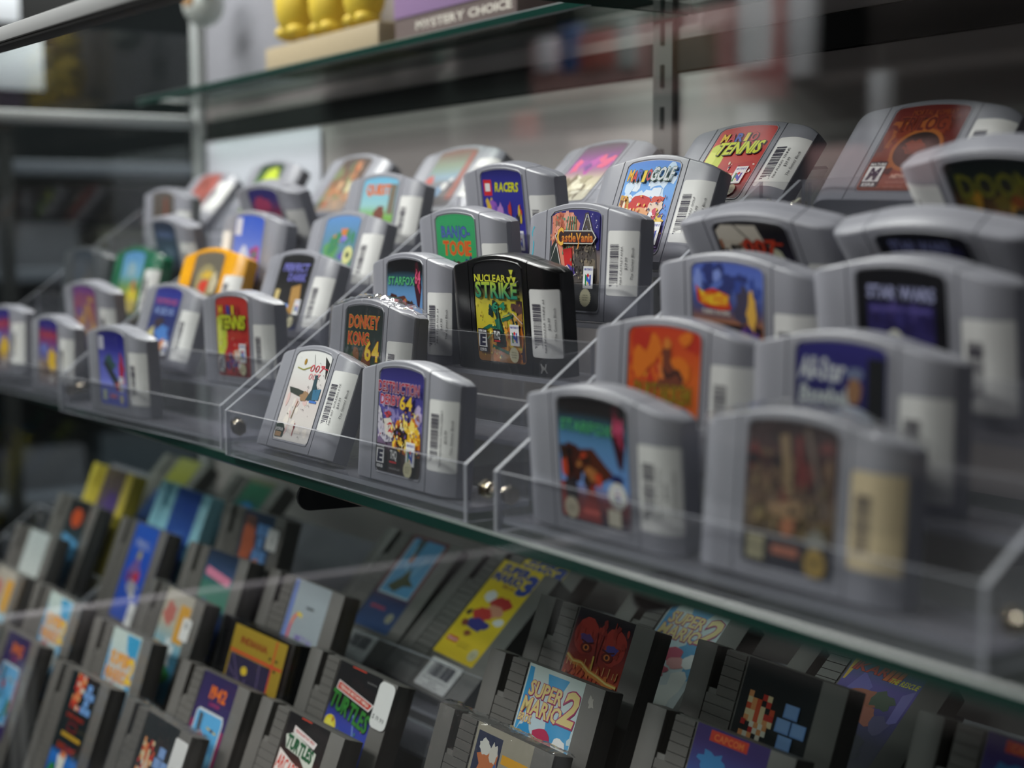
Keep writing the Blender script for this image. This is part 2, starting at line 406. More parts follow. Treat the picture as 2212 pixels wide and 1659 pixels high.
# ------------------------------------------------------------------ cartridges: bodies
XS = [0, 8, 16, 24, 31.55, 31.8, 32.2, 32.45, 38, 42, 44.5, 47, 49.5, 52, 54, 55.6, 56.8, 57.6, 58]
def yf(x):
    x = abs(x)
    return 0 if x < 42 else (5.4*((x-42)/15.6)**2.3 if x < 57.6 else 5.4+(x-57.6)*5)
def zt(x):
    x = abs(x)
    return 75-4*(x/32)**2 if x <= 32 else 71-(x-32)*.20-(((x-50)/8)**2*1.6 if x > 50 else 0)
def round_cart_mesh():
    bm = bmesh.new(); cols = []
    for x in [-v for v in XS[::-1]]+XS[1:]:
        ax = abs(x); g = .55 if 31.7 < ax < 32.3 else 0; y0 = yf(x)+g; z = zt(x)-g; rr = 1.9
        sec = [(y0+.6, 0), (y0, .6), (y0, 20), (y0, z-rr)]+[(y0+rr-rr*math.cos(t), z-rr+rr*math.sin(t)) for t in (R(30), R(60), R(90))]
        e = .5 if ax > 57.9 else 0
        sec += [(9.2, z), (9.45, z-.5), (9.7, z), (15, z), (16, z-1), (16, 20), (16, .6), (15.4, 0), (9.7, 0), (9.2, 0)]
        if y0 > 6.5: sec = [(max(a, y0+.4*i/17), b) for i, (a, b) in enumerate(sec)]
        cols.append([bm.verts.new((x*S, a*S, b*S)) for a, b in sec])
    n = len(cols[0])
    for a, b in zip(cols, cols[1:]):
        for i in range(n): bm.faces.new((a[i], a[(i+1) % n], b[(i+1) % n], b[i]))
    bm.faces.new(cols[0]); bm.faces.new(cols[-1][::-1])
    # side parting groove
    me = mesh_of('body', bm, 28); return me
ME64 = round_cart_mesh(); ME64.materials.append(M_grey)
def square_cart_mesh():
    bm = bmesh.new(); b = .45
    box(bm, -60, 4, 0, -43.6, 17, 133, .9); box(bm, -35.4, 4, 0, 60, 17, 133, .9); box(bm, -44.5, 4, 0, -34.5, 16.9, 107, .2); box(bm, -44.5, 12.5, 100, -34.5, 16.8, 132.5, .2)
    box(bm, -60, 0, 0, -43.0, 4.4, 133, b); box(bm, -16.6, 0, 0, 60, 4.4, 133, b)
    box(bm, -42.7, 1.3, 0, -16.5, 4.4, 107, .1); box(bm, -35.4, 1.3, 106.9, -16.5, 4.4, 132.6, .1)
    box(bm, -42.7, 0, 0, -16.5, 4.4, 16, .3)
    return mesh_of('body', bm, 28)
MENES = square_cart_mesh(); MENES.materials.append(M_nes)
def ridge_mesh():
    bm = bmesh.new(); z = 16.6
    while z < 132:
        x0 = -42.6 if z < 103 else -35.2
        box(bm, x0, .35, z, -18.6, 1.6, min(z+5.75, 132.4), .12, seg=1); z += 6.25
    return mesh_of('grip_ridges', bm, 28)
MERID = ridge_mesh(); MERID.materials.append(M_nes)
def rim_mesh():
    bm = bmesh.new(); rings = []
    pts = []
    n = 40
    for i in range(n):   # outline of the label recess, a hair outside the label
        pass
    xs = [-26.6+53.2*i/14 for i in range(15)]
    up = [(x, zt64(x)+.6) for x in xs]; out = [(-26.6, 9), (-26.6, 66)]+up[1:-1]+[(26.6, 66), (26.6, 9), (25, 6.2), (23, 5.9), (-23, 5.9), (-25, 6.2)]
    m = len(out); cx, cz = 0, 38
    for k, (o_, yy) in enumerate(((0, .02), (.25, -.42), (.7, -.42), (1.0, .02))):
        ring = []
        for x, z in out:
            l = math.hypot(x-cx, z-cz); ring.append(bm.verts.new(((x+(x-cx)/l*o_)*S, yy*S, (z+(z-cz)/l*o_)*S)))
        rings.append(ring)
    for a, b in zip(rings, rings[1:]):
        for i in range(m): bm.faces.new((a[i], a[(i+1) % m], b[(i+1) % m], b[i]))
    return mesh_of('label_rim', bm, 40)
def top64(u_):
    d = min(u_, 1-u_)*52; z = 70.3-2.6*(2*u_-1)**2
    if d < 3.2: z -= 3.2-math.sqrt(max(3.2**2-(3.2-d)**2, 0))
    return (z-6.5)/64
def zt64(x): return 6.5+64*top64(min(max((x+26)/52, 0), 1)) if abs(x) < 24 else 70.3-2.6*(x/26)**2-1.2
MERIM = rim_mesh(); MERIM.materials.append(M_grey)
def place64(u_, v, o): return (-26+52*u_, -o, 6.5+64*v)
def placeN(u_, v, o): return (-16+57*u_, -o, 35+98*v)
# wing surface of the rounded cartridge, by arc length from x = 33.3
WP = [(33.3, 0)]+[(x, yf(x)) for x in [36+.5*i for i in range(44)] if x < 57.7]+[(57.9, 6.8), (58.0, 9), (58.0, 15)]
WL = [0]
for a_, b_ in zip(WP, WP[1:]): WL.append(WL[-1]+math.dist(a_, b_))
def wing(s_, o, sgn=1):
    s_ = min(max(s_, 0), WL[-1]-.01)
    for i in range(len(WL)-1):
        if WL[i+1] >= s_: break
    t = (s_-WL[i])/(WL[i+1]-WL[i]); a, b = WP[i], WP[i+1]
    x, y = a[0]+(b[0]-a[0])*t, a[1]+(b[1]-a[1])*t; dx, dy = b[0]-a[0], b[1]-a[1]; l = math.hypot(dx, dy)
    return (x+dy/l*o, y-dx/l*o)
INK = (36, 30, 56)
def bars(a, u0, u1, v0, v1, seed, horiz=True):
    rnd = random.Random(seed); v = v0
    while v < v1:
        t = rnd.choice((.006, .006, .012, .018))*.9; g = rnd.choice((.006, .008, .014))
        if v+t > v1: break
        if horiz: a.R(u0, v, u1, v+t, INK)
        else: a.R(v, u0, v+t, u1, INK)
        v += t+g
def sticker64(root, title, price, z0=13, z1=55, wid=26., s0=0., seed=1, col=(226, 226, 224), detail=2, left=False, shop=True):
    a = Art(wid, z1-z0, seed=seed); a.rb = 1.8
    def tp(u_):
        d = min(u_, 1-u_)*a.w
        return 1-(0 if d >= 1.8 else (1.8-math.sqrt(max(1.8**2-(1.8-d)**2, 0)))/a.h)
    a.top = tp; a.base([(0, col), (1, col)], 20, 4)
    if detail: bars(a, .10, .42, .13, .80 if detail > 1 else .78, seed)
    if detail > 1:
        H = a.h
        a.T(title, .52, .47, min(len(title)*1.55, H*.80)/a.w, 1.55/H, (60, 58, 66), rot=math.pi/2, kind='n')
        if price: a.T(price, .66, .5, 7.6/a.w, 1.7/H, (60, 58, 66), rot=math.pi/2, kind='n')
        if shop: a.T("The Gamez Block", .82, .5, min(20, H*.6)/a.w, 1.6/H, (60, 58, 66), rot=math.pi/2, kind='n')
    sg = -1 if left else 1
    def pl(u_, v, o):
        s_ = s0+(u_ if not left else 1-u_)*wid; x, y = wing(s_, o); return (sg*x, y, z0+v*(z1-z0))
    me = a.mesh('price_sticker', pl, step=.01, base=.06)
    link('price_sticker', me, M_stick, root)
def crinkle(root, kind, seed, m=None):
    """cellophane bag drawn over a cartridge"""
    rnd = random.Random(seed); bm = bmesh.new(); rows = []
    NX = 44
    for i in range(NX+1):
        x = -60.5+121*i/NX; row = []
        if kind == 64:
            xx = max(-58, min(58, x)); z = zt(xx); y0 = yf(xx)
            if abs(x) > 58: y0 = 6
            sec = [(y0-.9, 30), (y0-.9, 42), (y0-.9, 54), (y0-1.0, z-4), (y0-.2, z+.6), (3+y0*.5, z+1.6), (7, z+2), (11, z+2.2), (15, z+1.8), (17, z), (17.2, z-10), (17.2, 50), (17.2, 34)]
        else:
            sec = [(-.9, 60), (-.9, 80), (-.9, 100), (-.9, 118), (-.9, 130), (-.3, 133.8), (4, 134.6), (9, 134.8), (14, 134.4), (17.8, 133), (17.9, 118), (17.9, 90), (17.9, 62)]
            x = x/60.5*61.2
        for j, (y, z) in enumerate(sec):
            k = 1.0 if 3 < j < 10 else .15
            row.append(bm.verts.new((x*S+rnd.uniform(-.5, .5)*k*S, (y+rnd.uniform(-.3, 0)*(1 if j < 6 else -1))*S, (z+rnd.uniform(-.2, 1.9)*k)*S)))
        rows.append(row)
    for a, b in zip(rows, rows[1:]):
        for j in range(len(a)-1): bm.faces.new((a[j], a[j+1], b[j+1], b[j]))
    return mk('plastic_wrap', bm, M_wrap, root, 50)
# ------------------------------------------------------------------ label designs (all artwork is generic shapes; only the lettering is kept)
WH = (228, 228, 226); BK_ = (20, 20, 24); RD_ = (200, 36, 40); YL = (236, 206, 50); BL_ = (40, 60, 160)
def A64(seed=1): return Art(52, 64, top64, seed)
def AN(seed=1):
    a = Art(57, 98, None, seed); a.rb = .8; return a
def d_nuclear(a):
    a.base([(0, (150, 100, 45)), (.2, (190, 140, 40)), (.34, (205, 190, 50)), (.6, (205, 195, 60)), (.68, (110, 100, 60)), (.74, (34, 34, 38)), (1, (26, 26, 30))])
    a.R(.86, 0, .99, .62, (60, 36, 48)); a.W(22, (.3, .05, .95, .4), [(205, 120, 40), (225, 160, 60), (180, 90, 40), (215, 190, 70)], .07); a.W(10, (.6, .35, .95, .58), [(170, 120, 60), (90, 60, 60), (200, 160, 70)], .06)
    g, k = (28, 104, 84), (24, 46, 44)
    a.P([(.38, .62), (.47, .6), (.52, .44), (.6, .3), (.62, .16), (.42, .14), (.4, .3), (.44, .44), (.36, .56)], k); a.P([(.4, .42), (.5, .44), (.56, .3), (.48, .26)], g)
    a.L([(.04, .28), (.3, .36), (.42, .34)], 2.2, g); a.L([(.55, .42), (.8, .47)], 2.4, g); a.L([(.3, .56), (.45, .5)], 2.5, g); a.L([(.33, .16), (.66, .1)], 2, g); a.L([(.76, .47), (.82, .36), (.8, .28)], 1.6, k); a.L([(.78, .5), (.98, .4)], .5, (220, 200, 200)); a.B(.33, .5, .05, .05, k); a.B(.86, .38, .03, .05, k)
    a.W(60, (.04, .05, .96, .6), [(214, 190, 70), (170, 120, 50), (226, 210, 100), (120, 84, 40), (60, 90, 70)], .014); a.L([(.2, .2), (.46, .34)], .6, (90, 150, 120)); a.L([(.5, .58), (.52, .2)], .5, (80, 140, 110)); a.L([(.6, .46), (.78, .5)], .5, (90, 150, 120))
    a.T("NUCLEAR", .375, .835, .66, .07, (224, 224, 66)); a.T("STRIKE", .49, .72, .86, .15, (196, 214, 62), col2=(24, 128, 112), ol=(24, 60, 52)); a.T("64", .53, .565, .26, .07, (36, 140, 104), ol=(18, 60, 50))
    for q in (90, 210, 330):
        t0, t1 = R(q-28), R(q+28); cx, cy = .83, .855
        a.P([(cx+math.cos(t0)*1.6/52, cy+math.sin(t0)*1.6/64), (cx+math.cos(t0)*5/52, cy+math.sin(t0)*5/64), (cx+math.cos(t1)*5/52, cy+math.sin(t1)*5/64), (cx+math.cos(t1)*1.6/52, cy+math.sin(t1)*1.6/64)], (214, 218, 70))
    a.E(.83, .855, .02, .016, (214, 218, 70)); a.L([(.74, .74), (.97, .82)], .35, (150, 152, 150))
    a.esrb(.15, .21); a.R(.38, .2, .54, .33, (22, 22, 26)); a.T("THQ", .46, .275, .13, .075, WH); a.R(.4, .205, .52, .222, RD_); a.n64(.83, .285, .95); a.seal(.8, .09, 5.2); a.T("NUS-NB3E-USA", .5, .1, .22, .018, (190, 150, 130), kind='n')
def d_derby(a):
    a.base([(0, (46, 36, 34)), (.2, (58, 44, 44)), (.25, (120, 96, 120)), (.45, (104, 96, 168)), (.75, (70, 66, 150)), (1, (44, 40, 104))])
    a.W(16, (.02, .5, .98, .66), [(150, 140, 200), (90, 84, 160), (196, 180, 220)], .07); a.W(26, (.45, .26, .97, .5), [(236, 190, 50), (214, 120, 30), (250, 224, 110), (180, 90, 30)], .09)
    a.P([(.0, .62), (.06, .6), (.14, .46), (.28, .4), (.36, .3), (.2, .28), (.06, .34), (.01, .42)], (196, 192, 206)); a.P([(.14, .5), (.3, .52), (.42, .42), (.36, .33), (.2, .36)], (222, 216, 206)); a.T("2", .31, .43, .1, .09, RD_); a.B(.24, .55, .08, .03, (196, 70, 80)); a.P([(.38, .4), (.52, .46), (.7, .4), (.66, .28), (.5, .24)], (48, 36, 30)); a.B(.58, .44, .05, .02, (226, 220, 200)); a.W(8, (.4, .25, .7, .35), [(36, 30, 34), (236, 196, 60), (90, 60, 40)], .05)
    a.P([(.7, .24), (.98, .27), (.98, .22), (.7, .2)], (44, 50, 140))
    a.W(70, (.35, .22, .97, .6), [(250, 226, 120), (220, 130, 40), (150, 60, 30), (255, 240, 180), (90, 80, 150)], .018); a.W(26, (.04, .26, .4, .6), [(226, 220, 226), (120, 110, 130), (190, 60, 70), (60, 50, 80)], .014)
    a.T("DESTRUCTION", .5, .81, .92, .10, (176, 34, 62), ol=(226, 206, 214), col2=(120, 20, 50)); a.T("DERBY", .32, .69, .44, .09, (176, 34, 62), ol=(226, 206, 214)); a.T("64", .68, .68, .26, .12, (232, 196, 60), ol=(120, 60, 20))
    a.esrb(.15, .15); a.R(.36, .1, .55, .24, (20, 20, 24)); a.T("THQ", .455, .185, .15, .08, WH); a.R(.37, .105, .53, .122, RD_); a.n64(.83, .22, 1.0); a.seal(.79, .075, 5.2); a.T("NUS-NDEE-USA", .5, .055, .24, .018, (170, 170, 170), kind='n')
def d_castle(a):
    a.base([(0, (34, 33, 34)), (.26, (38, 37, 38)), (.27, (120, 110, 100)), (.55, (120, 108, 104)), (.7, (70, 64, 130)), (1, (50, 46, 128))])
    a.P([(.0, .3), (.0, .95), (.1, .98), (.42, .97), (.58, .86), (.5, .6), (.3, .3)], (222, 140, 116)); a.W(14, (.02, .66, .5, .94), [(196, 110, 86), (236, 170, 150), (150, 120, 96)], .06)
    for k in range(5): a.L([(.25+.03*k, .55), (.3+.05*k, .75), (.34+.04*k, .93)], 1.0, [(60, 150, 120), (110, 120, 80), (40, 110, 96)][k % 3])
    a.P([(.68, .96), (.74, .97), (.9, .7), (.96, .3), (.5, .27), (.5, .6), (.6, .7)], (84, 78, 76)); a.W(16, (.5, .3, .9, .66), [(120, 110, 96), (70, 66, 62), (140, 126, 110)], .05, .2); a.P([(.85, .97), (.98, .97), (.98, .6), (.93, .6)], (46, 44, 120)); a.L([(.72, .95), (.58, .68)], .6, WH); a.L([(.74, .95), (.92, .62)], .6, WH)
    a.P([(.0, .62), (.1, .7), (.2, .5), (.22, .34), (.4, .3), (.3, .27), (0, .3)], (46, 56, 54)); a.P([(.26, .6), (.44, .62), (.46, .44), (.32, .42)], (206, 44, 46)); a.P([(.36, .46), (.5, .42), (.56, .34), (.44, .36)], (84, 66, 150)); a.L([(.0, .48), (.12, .66), (.24, .4), (.36, .44), (.5, .34), (.57, .38)], .7, (226, 222, 220))
    a.W(70, (.45, .27, .92, .66), [(140, 130, 112), (60, 56, 54), (110, 100, 90), (160, 146, 120)], .013, .2); a.W(30, (.03, .68, .5, .95), [(90, 150, 120), (230, 180, 150), (150, 70, 60), (206, 130, 100)], .016); a.W(16, (.7, .75, .97, .95), [(120, 120, 190), (226, 226, 240)], .007)
    for k in range(5): a.R(.5+.07*k, .36, .52+.07*k, .44, (44, 42, 42))
    a.P([(.12, .735), (.2, .79), (.88, .79), (.96, .72), (.88, .655), (.2, .655)], (214, 214, 204)); a.P([(.14, .733), (.21, .78), (.87, .78), (.94, .72), (.87, .665), (.21, .665)], (58, 44, 46)); a.T("astleVania", .58, .72, .62, .085, (244, 190, 80), ol=(110, 30, 20), col2=(196, 90, 40)); a.T("C", .235, .73, .12, .17, (244, 190, 80), ol=(110, 30, 20)); a.L([(.62, .68), (.6, .61)], 1, (230, 150, 60))
    a.n64(.83, .33, 1.0); a.seal(.79, .13, 6.0); a.T("KONAMI", .5, .1, .1, .02, (180, 180, 180), kind='n')
def d_golf(a):
    a.base([(0, (60, 30, 90)), (.2, (90, 60, 140)), (.4, (90, 140, 220)), (.7, (110, 170, 236)), (1, (70, 130, 216))])
    a.W(14, (.04, .55, .96, .93), [(226, 236, 246), (196, 220, 244), (210, 228, 246)], .11); a.P([(0, .3), (0, .62), (.16, .6), (.28, .42), (.26, .22)], (196, 150, 60)); a.W(12, (.02, .3, .25, .58), [(230, 190, 60), (206, 90, 36), (240, 226, 200), (120, 60, 30)], .05)
    a.B(.42, .52, .2, .1, (196, 40, 36), 20, .08); a.B(.46, .4, .17, .09, (222, 160, 112), 20, .1); a.B(.42, .29, .16, .07, (206, 60, 36), 20, .15); a.B(.74, .48, .14, .09, (228, 204, 186), 20, .12); a.B(.73, .57, .12, .04, (206, 80, 60)); a.B(.8, .34, .14, .08, (226, 190, 80)); a.W(12, (.6, .2, .96, .42), [(200, 60, 90), (230, 230, 236), (96, 60, 130), (230, 150, 60)], .045); a.P([(0, .12), (0, .3), (.9, .24), (.9, .1)], (196, 50, 34)); a.R(.82, .05, .98, .2, (96, 60, 130))
    a.W(60, (.04, .2, .97, .6), [(236, 226, 214), (120, 50, 40), (236, 190, 80), (206, 80, 50), (60, 60, 110), (240, 200, 170)], .016)
    for i, (ch, c) in enumerate((("M", (236, 180, 40)), ("A", (206, 40, 40)), ("R", (60, 90, 190)), ("I", (236, 200, 50)), ("O", (196, 40, 70)))): a.T(ch, .12+.09*i, .83-.012*(i % 2), .085 if ch != "I" else .035, .12, c, ol=(32, 84, 40), shear=.1)
    a.T("GOLF", .735, .84, .42, .14, (206, 210, 216), ol=(32, 84, 40), shear=.25); a.n64(.86, .2, 1.1); a.seal(.8, .07, 4.6)
def d_tennis(a):
    a.base([(0, (120, 30, 30)), (.5, (188, 54, 46)), (1, (200, 56, 50))])
    a.E(.12, .5, .2, .26, (196, 206, 66), 26); a.B(.08, .5, .1, .16, (216, 222, 96), 18, .1); a.P([(.0, .02), (.5, .02), (.9, .3), (.9, .5), (.4, .44), (.1, .2)], (176, 40, 44)); a.B(.62, .38, .15, .09, (186, 34, 40), 18, .1); a.B(.6, .27, .12, .07, (222, 172, 140), 18, .1); a.B(.5, .17, .1, .05, (60, 60, 150)); a.W(9, (.3, .08, .75, .26), [(230, 226, 220), (60, 50, 120), (200, 60, 50), (40, 34, 40)], .05)
    a.W(40, (.1, .06, .95, .48), [(226, 200, 180), (120, 30, 36), (60, 44, 90), (216, 90, 70), (240, 236, 226)], .018)
    for i, (ch, c) in enumerate((("M", (236, 190, 40)), ("A", (206, 50, 60)), ("R", (60, 80, 180)), ("I", (236, 206, 50)), ("O", (206, 60, 60)))): a.T(ch, .16+.13*i, .83, .11 if ch != "I" else .04, .11, c, ol=(70, 26, 36))
    a.T("TENNIS", .53, .68, .78, .16, (206, 212, 40), ol=(70, 78, 20), shear=.2, ol2=(60, 20, 20)); a.n64(.8, .3, 1.05); a.esrb(.14, .16); a.seal(.8, .1, 5)
def d_trilogy(a):
    a.base([(0, (150, 66, 36)), (.18, (130, 52, 30)), (.5, (92, 26, 18)), (1, (104, 24, 18))])
    a.W(30, (.05, .3, .95, .8), [(120, 44, 20), (70, 18, 14), (150, 80, 30), (60, 14, 12)], .1); a.E(.55, .46, .34, .25, (150, 84, 30), 30); a.E(.55, .46, .29, .21, (34, 16, 12), 30); a.B(.5, .5, .12, .08, (110, 44, 18)); a.L([(.35, .5), (.5, .42), (.66, .5), (.6, .38)], 2, (90, 40, 18))
    a.T("MORTAL KOMBAT", .55, .9, .6, .06, (150, 70, 24), kind='n'); a.T("TRILOGY", .52, .77, .76, .15, (84, 22, 14), ol=(150, 62, 26)); a.esrb(.15, .18, "MATURE", "M", 1.25); a.T("MIDWAY", .55, .16, .3, .045, (220, 170, 150), shear=.3); a.T("NUS-NKTE-USA", .5, .09, .26, .022, (196, 130, 110), kind='n'); a.T("MADE IN JAPAN", .2, .03, .26, .02, (196, 130, 110), kind='n'); a.T("NUS-006 USA", .5, .035, .26, .022, (196, 130, 110), kind='n')
def d_fox(a):
    a.base([(0, (36, 40, 60)), (.2, (150, 60, 60)), (.3, (110, 150, 214)), (.66, (90, 140, 186)), (.8, (50, 90, 110)), (.86, (20, 22, 26)), (1, (14, 14, 18))])
    a.P([(.8, .95), (.86, .97), (.98, .7), (.92, .46), (.86, .5), (.78, .7)], (60, 20, 32)); a.P([(.82, .9), (.9, .84), (.94, .62), (.86, .7)], (186, 60, 90)); a.P([(.02, .5), (.12, .62), (.28, .6), (.36, .48), (.3, .32), (.1, .3)], (70, 34, 26)); a.P([(.3, .58), (.5, .6), (.66, .5), (.8, .42), (.66, .36), (.5, .3), (.4, .22)], (84, 40, 26)); a.W(18, (.03, .32, .7, .56), [(196, 70, 40), (36, 26, 24), (60, 40, 30), (170, 110, 60)], .05); a.P([(0, .02), (0, .3), (.22, .3), (.3, .1), (.5, .34), (.6, .02)], (150, 46, 40)); a.P([(.06, .3), (.24, .36), (.26, .14), (.1, .12)], (40, 34, 40)); a.B(.84, .4, .1, .03, (30, 34, 90))
    a.T("STARFOX", .42, .76, .74, .085, (84, 176, 120), ol=(20, 60, 50), shear=.1); a.T("64", .88, .8, .14, .13, (226, 90, 130), ol=(60, 20, 30)); a.E(.84, .27, .13, .105, (214, 214, 206)); a.n64(.84, .27, .6); a.seal(.16, .1, 5.8, (196, 186, 160)); a.R(.34, .075, .58, .12, (206, 90, 80)); a.R(.7, .03, .88, .16, (206, 200, 180))
def d_duke(a):
    a.base([(0, (60, 34, 70)), (.16, (90, 40, 60)), (.3, (196, 90, 30)), (.6, (222, 100, 28)), (1, (206, 62, 30))])
    a.W(18, (.05, .5, .95, .92), [(230, 120, 30), (196, 50, 30), (236, 150, 40), (214, 80, 30)], .12); a.B(.55, .86, .05, .05, (220, 130, 50)); a.P([(.48, .82), (.6, .82), (.6, .72), (.84, .52), (.4, .5), (.5, .66)], (120, 60, 40)); a.L([(.46, .66), (.58, .6), (.7, .66), (.78, .58)], 2.4, (70, 40, 34)); a.L([(.44, .7), (.5, .58)], 2.5, (230, 130, 60))
    a.T("DUKE NUKEM", .5, .47, .78, .14, (150, 120, 20), ol=(96, 76, 14)); a.T("64", .48, .33, .26, .07, (160, 130, 30)); a.B(.8, .3, .1, .06, (50, 24, 60)); a.n64(.84, .2, 1.1); a.seal(.14, .1, 5)
def d_brown(a):
    a.base([(0, (34, 34, 50)), (.2, (40, 36, 44)), (.26, (96, 84, 70)), (.45, (112, 94, 76)), (.6, (70, 48, 46)), (.8, (64, 40, 42)), (1, (46, 38, 38))])
    a.W(30, (.05, .3, .95, .92), [(104, 50, 48), (50, 38, 38), (100, 80, 64), (40, 32, 36), (120, 96, 76)], .07); a.L([(.42, .9), (.5, .5)], 5, (140, 118, 90)); a.L([(.66, .96), (.9, .4)], 3, (110, 96, 88)); a.L([(.58, .9), (.62, .55)], 3, (120, 48, 48)); a.B(.5, .4, .2, .06, (150, 122, 92)); a.B(.5, .3, .08, .06, (150, 100, 76)); a.B(.82, .24, .12, .06, (120, 120, 114)); a.B(.2, .36, .05, .03, (150, 140, 96)); a.W(30, (.05, .26, .95, .6), [(130, 112, 84), (60, 50, 46), (96, 84, 60)], .03)
    a.R(.06, .04, .26, .2, (160, 154, 122)); a.R(.34, .1, .64, .16, (190, 116, 90)); a.seal(.82, .09, 6.6, (170, 140, 64))
def d_allstar(a):
    a.base([(0, (30, 32, 50)), (.3, (28, 30, 60)), (.7, (34, 32, 100)), (1, (48, 44, 120))])
    a.R(.8, .2, .985, .9, (22, 26, 30)); a.T("All-Star", .3, .8, .5, .15, (210, 214, 214), ol=(80, 90, 150), shear=.15); a.T("Baseball", .33, .62, .54, .12, (190, 196, 196), ol=(120, 130, 150), shear=.15); a.B(.66, .78, .1, .05, (110, 120, 150), 18, .1); a.B(.66, .66, .08, .09, (150, 110, 80), 18, .1); a.B(.62, .42, .24, .14, (190, 200, 216), 18, .15); a.B(.82, .4, .06, .05, (150, 180, 176)); a.P([(.02, .25), (.36, .25), (.36, .48), (.02, .5)], (28, 30, 44)); a.n64(.84, .16, 1.); a.seal(.15, .12, 5)
def d_wars(a):
    a.base([(0, (12, 12, 18)), (.6, (14, 14, 22)), (1, (18, 18, 24))])
    a.R(.12, .46, .86, .74, (48, 42, 100)); a.W(14, (.14, .48, .84, .72), [(60, 54, 120), (40, 34, 84), (76, 66, 130)], .06); a.T("STAR WARS", .5, .82, .74, .09, (176, 180, 220), ol=(60, 60, 100)); a.T("SHADOWS OF THE EMPIRE", .5, .7, .66, .035, (110, 100, 180)); a.E(.42, .46, .1, .095, (206, 206, 190)); a.P([(.36, .02), (.36, .4), (.5, .42), (.62, .02)], (150, 156, 176)); a.L([(.5, .42), (.7, .1)], 1.6, (120, 120, 130)); a.n64(.84, .2, 1.)
def d_wars2(a):
    a.base([(0, (14, 16, 22)), (1, (20, 22, 34))]); a.R(.14, .5, .9, .86, (42, 40, 84)); a.T("STAR WARS", .46, .87, .66, .09, (140, 146, 200), ol=(40, 40, 70)); a.W(12, (.16, .5, .88, .76), [(50, 46, 100), (34, 34, 70)], .07)
def d_hot(a):
    a.base([(0, (60, 30, 90)), (.3, (120, 60, 60)), (.48, (176, 110, 60)), (.62, (70, 76, 130)), (.8, (96, 120, 200)), (1, (84, 104, 190))])
    a.W(16, (.05, .76, .95, .93), [(60, 80, 160), (130, 150, 220), (50, 60, 120)], .08); a.B(.74, .66, .13, .14, (70, 66, 90)); a.P([(.05, .8), (.14, .74), (.3, .78), (.5, .74), (.56, .62), (.42, .6), (.2, .62), (.08, .66)], (206, 60, 30)); a.P([(.1, .77), (.24, .71), (.4, .75), (.52, .71), (.48, .65), (.3, .64), (.14, .67)], (240, 200, 40)); a.T("HOT WHEELS", .33, .69, .38, .08, (236, 120, 30), ol=(240, 214, 60), shear=.2); a.T("TURBO RACING", .34, .585, .4, .035, (220, 210, 200)); a.R(.02, .44, .98, .5, (44, 30, 36)); a.B(.84, .6, .06, .16, (230, 180, 80)); a.B(.5, .34, .36, .12, (176, 26, 70), 20, .2); a.W(10, (.4, .3, .95, .46), [(96, 60, 130), (206, 190, 170), (60, 40, 110)], .06); a.n64(.84, .22, 1.); a.seal(.2, .1, 5)
def d_twine(a):
    a.base([(0, (44, 40, 56)), (.6, (40, 36, 54)), (1, (22, 20, 22))])
    a.P([(.02, .9), (.12, .96), (.6, .96), (.66, .78), (.4, .74), (.02, .8)], (214, 206, 192)); a.P([(.02, .82), (.36, .8), (.4, .56), (.1, .5), (.02, .6)], (206, 196, 180)); a.W(14, (.03, .56, .38, .8), [(60, 54, 50), (170, 110, 80), (214, 206, 192), (96, 88, 80)], .045); a.L([(.3, .96), (.48, .8)], .8, (40, 36, 36)); a.P([(.7, .78), (.84, .72), (.98, .4), (.9, .3), (.78, .5)], (206, 206, 180)); a.R(.36, .62, .66, .8, (48, 26, 30)); a.T("007", .58, .76, .44, .13, (206, 66, 40), ol=(90, 30, 26)); a.R(.76, .78, .9, .8, (206, 66, 40)); a.n64(.84, .2, 1.)
def d_doom(a):
    a.base([(0, (90, 70, 20)), (.4, (110, 80, 24)), (.66, (60, 40, 20)), (.8, (20, 32, 28)), (1, (12, 20, 20))])
    a.T("DOOM", .52, .76, .84, .2, (96, 96, 24), ol=(26, 40, 24)); a.W(18, (.1, .45, .9, .68), [(150, 110, 24), (120, 60, 20), (30, 26, 16), (96, 84, 24)], .08); a.n64(.84, .2, 1.)
